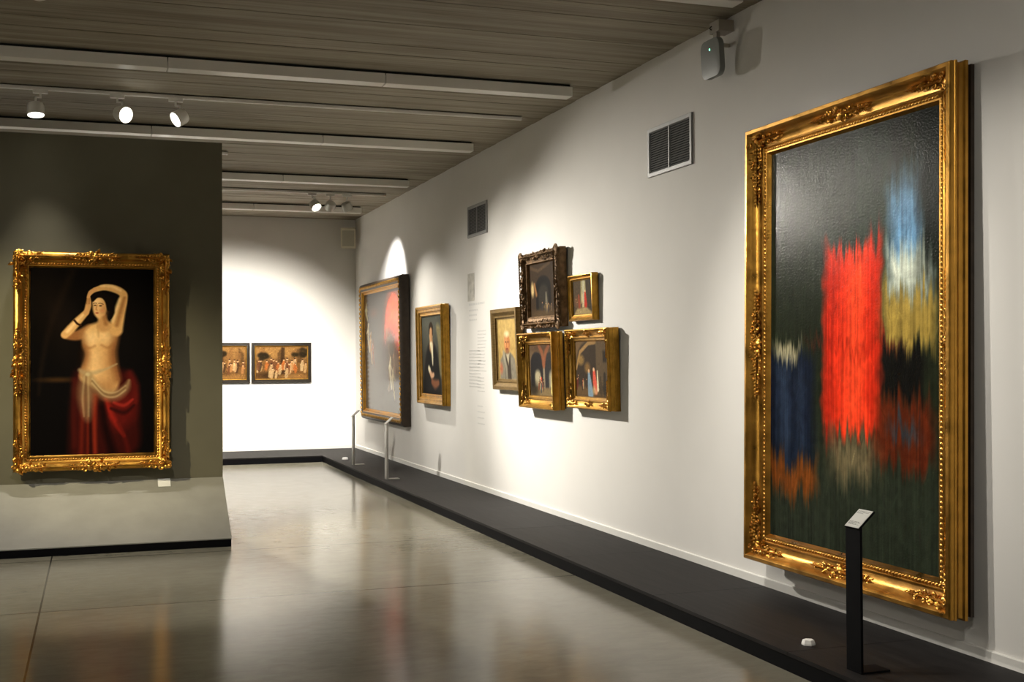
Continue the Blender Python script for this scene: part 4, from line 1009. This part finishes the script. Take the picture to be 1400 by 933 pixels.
# ------------------------------------------------------------------ speaker in the far corner
t = thing('wall_speaker', 'beige loudspeaker tilted down in the far upper corner', 'speaker', (3.56, 17.75, 3.24), (0, 0, 0))
rt = Matrix.Rotation(math.radians(-12), 4, 'Z') @ Matrix.Rotation(math.radians(12), 4, 'X')
def rmb(k): k.v = [tuple(rt @ Vector(p)) for p in k.v]; return k
k = MB(); k.prism([(-0.11, -0.15), (0.11, -0.15), (0.11, 0.15), (-0.11, 0.15)], -0.08, 0.06, 'y'); rmb(k).build('cabinet', M['speaker'], t, bevel=0.012)
k = MB(); k.box(-0.088, 0.088, -0.086, -0.079, -0.115, 0.12); rmb(k).build('grille', M['grille'], t, bevel=0.003)
k = MB(); k.box(-0.02, 0.02, 0.05, 0.24, -0.02, 0.02); k.box(-0.04, 0.04, 0.24, 0.26, -0.06, 0.06); k.build('bracket', M['speaker'], t)

# ------------------------------------------------------------------ label stands
def stand(y, x, label, m_post, wid, post_t, fat, group=None):
    t = thing('label_stand', label, 'label stand', (x, y, PZ))
    Z = 0.648
    k = MB(); k.prism([(-post_t / 2, 0.008), (post_t / 2, 0.008), (post_t / 2, Z - 0.02), (-post_t / 2, Z - 0.035)], -wid / 2, wid / 2, 'y'); k.build('post', M[m_post], t, bevel=0.002)
    k = MB(); k.box(-post_t / 2, 0.14, -wid / 2, wid / 2, 0, 0.008); k.build('base_plate', M[m_post], t, bevel=0.002)
    tp = thing_empty = None
    k = MB(); a = math.radians(42); c, s = math.cos(a), math.sin(a)
    L = 0.105 if fat else 0.115
    x0, z0 = -post_t / 2 - 0.001, Z - 0.038
    P = lambda u, v: (x0 + u * c - v * s, z0 + u * s + v * c)
    k.prism([P(0, 0), P(L, 0), P(L, 0.008), P(0, 0.008)], -wid / 2, wid / 2, 'y'); pl = k.build('label_holder', M[m_post], t)
    k = MB(); k.prism([P(0.002, 0.008), P(L - 0.002, 0.008), P(L - 0.002, 0.0095), P(0.002, 0.0095)], -wid / 2 + 0.003, wid / 2 - 0.003, 'y'); cd = k.build('label_card', M['label'] if fat else M['steel'], pl)
    if fat:
        k = MB(); r2 = random.Random(5)
        for (u, n) in ((0.092, 1.0), (0.086, 0.9), (0.080, 0.5), (0.032, 0.8), (0.027, 0.9), (0.022, 0.6), (0.017, 0.85)):
            yv = wid / 2 - 0.010
            end = yv - (wid - 0.02) * n
            while yv > end:
                w = r2.uniform(0.004, 0.012)
                k.prism([P(u, 0.0095), P(u + 0.0022, 0.0095), P(u + 0.0022, 0.0099), P(u, 0.0099)], max(end - 0.002, yv - w), yv, 'y'); yv -= w + 0.003
        k.build('small_print', M['ink'], cd)
    return t
stand(4.40, 3.062, 'black label stand in front of the large gilt-framed painting', 'blackmetal', 0.105, 0.012, True)
stand(15.107, 3.085, 'slim steel label stand nearest the far corner, on the plinth', 'steel', 0.10, 0.022, False)
stand(13.182, 3.066, 'slim steel label stand nearer the camera, below the dark-framed canvas', 'steel', 0.10, 0.022, False)

# small white gadgets on the plinth
k = MB()
k.lathe([(0.032, 0), (0.032, 0.008), (0.026, 0.024), (0.001, 0.026)], 6, Matrix.Rotation(0.4, 4, 'Z'), cap0=True)
o = k.build('hexagonal_sensor', M['card'], bevel=0.001, loc=(3.145, 4.885, PZ)); tag(o, 'small white hexagonal sensor lying on the black plinth', 'sensor')
k = MB(); k.lathe([(0.045, 0), (0.045, 0.010), (0.036, 0.028), (0.001, 0.03)], 6, Matrix.Rotation(0.2, 4, 'Z'), cap0=True)
o = k.build('hexagonal_sensor', M['card'], bevel=0.001, loc=(3.146, 15.96, PZ)); tag(o, 'tiny white sensor on the plinth beside the farthest label stand', 'sensor')

# white caption card on top of the sloping plinth
k = MB(); ang = math.atan2(0.472 - 0.066, 0.683)
c_, s_ = math.cos(ang), math.sin(ang)
pts = [(0.0, 0.0), (-0.105 * c_, -0.105 * s_), (-0.105 * c_ - 0.003 * s_, -0.105 * s_ + 0.003 * c_), (-0.003 * s_, 0.003 * c_)]
k.prism(pts, -0.049, 0.049, 'x')
o = k.build('caption_card', M['card'], loc=(0.519, NY - 0.008, 0.4735)); tag(o, 'small white caption card lying at the top of the sloping grey plinth', 'card')

# ------------------------------------------------------------------ wall text and small print
k = MB(); k.box(-0.112, 0.112, -0.004, 0, 0, 0.29)
o = k.build('wall_print', M['wallprint'], loc=(XW, 12.065, 2.035)); o.rotation_euler = (0, 0, RW); tag(o, 'small pale grey portrait-format print above the wall text', 'print')
r3 = random.Random(9)
wt = thing('wall_text', 'columns of pale grey lettering on the white wall left of the cluster', 'wall text', (XW, 11.9, 0.7), (0, 0, RW))
def block(y_l, y_r, z_t, z_b, lh, size, ragged=0.25):
    z = z_t; k = MB()
    while z > z_b:
        y = y_l; end = y_r + r3.uniform(0, ragged) * (y_l - y_r)
        while y > end:
            w = r3.uniform(1.2, 5.0) * size
            k.box(-(y - 11.9), -(max(end - size, y - w) - 11.9), -0.0012, 0, z - size - 0.7, z - 0.7)
            y -= w + size * 0.8
        z -= lh
    k.build('text_block', M['walltext'], wt)
block(12.14, 11.60, 2.010, 1.985, 0.03, 0.022, 0.05)
block(12.14, 11.75, 1.945, 1.80, 0.05, 0.018, 0.5)
block(11.85, 11.56, 1.72, 1.30, 0.034, 0.011)
block(11.86, 11.62, 1.24, 1.10, 0.034, 0.011)
block(12.15, 11.74, 1.52, 1.12, 0.034, 0.012)
block(11.86, 11.60, 0.95, 0.72, 0.06, 0.011, 0.6)

# pale round detector at the top edge of the view
t = thing('ceiling_detector', 'pale round ceiling fitting at the very top left of the view', 'detector', (-0.31, 7.36, CZ))
k = MB(); k.lathe([(0.055, -0.003), (0.055, -0.018), (0.045, -0.036), (0.02, -0.046), (0.001, -0.047)], 28); k.build('cover', M['white_metal'], t, smooth=40)
k = MB(); k.lathe([(0.062, 0.0), (0.062, -0.006), (0.04, -0.007)], 28); k.build('base', M['white_metal'], t, smooth=40)

# ------------------------------------------------------------------ world, camera, colour management
w = bpy.data.worlds.new('world'); sc.world = w; w.use_nodes = True
w.node_tree.nodes['Background'].inputs['Color'].default_value = (0.5, 0.5, 0.5, 1)
w.node_tree.nodes['Background'].inputs['Strength'].default_value = 0.2

cd = bpy.data.cameras.new('camera'); cam = bpy.data.objects.new('camera', cd); COL.objects.link(cam); sc.camera = cam
cd.sensor_fit = 'HORIZONTAL'; cd.sensor_width = 36.0; cd.lens = 1646.0 / 1400 * 36
fw = Vector((0.32663076, 0.94505128, 0.01379947)); r_ = Vector((0.94515162, -0.32658232, -0.00569231)); u_ = Vector((-0.00087286, 0.01490182, 0.99988858))
u_ = r_.cross(fw).normalized()
m4 = Matrix(((r_.x, u_.x, -fw.x, 0), (r_.y, u_.y, -fw.y, 0), (r_.z, u_.z, -fw.z, H), (0, 0, 0, 1)))
cam.matrix_world = m4
cd.clip_start = 0.05; cd.clip_end = 100

sc.view_settings.view_transform = 'Standard'; sc.view_settings.look = 'None'
sc.view_settings.exposure = 0.0; sc.view_settings.gamma = 1.0; sc.view_settings.use_curve_mapping = False
sc.cycles.use_denoising = True
sc.cycles.max_bounces = 10; sc.cycles.diffuse_bounces = 6; sc.cycles.glossy_bounces = 5
sc.cycles.sample_clamp_indirect = 6.0
sc.cycles.caustics_reflective = False; sc.cycles.caustics_refractive = False
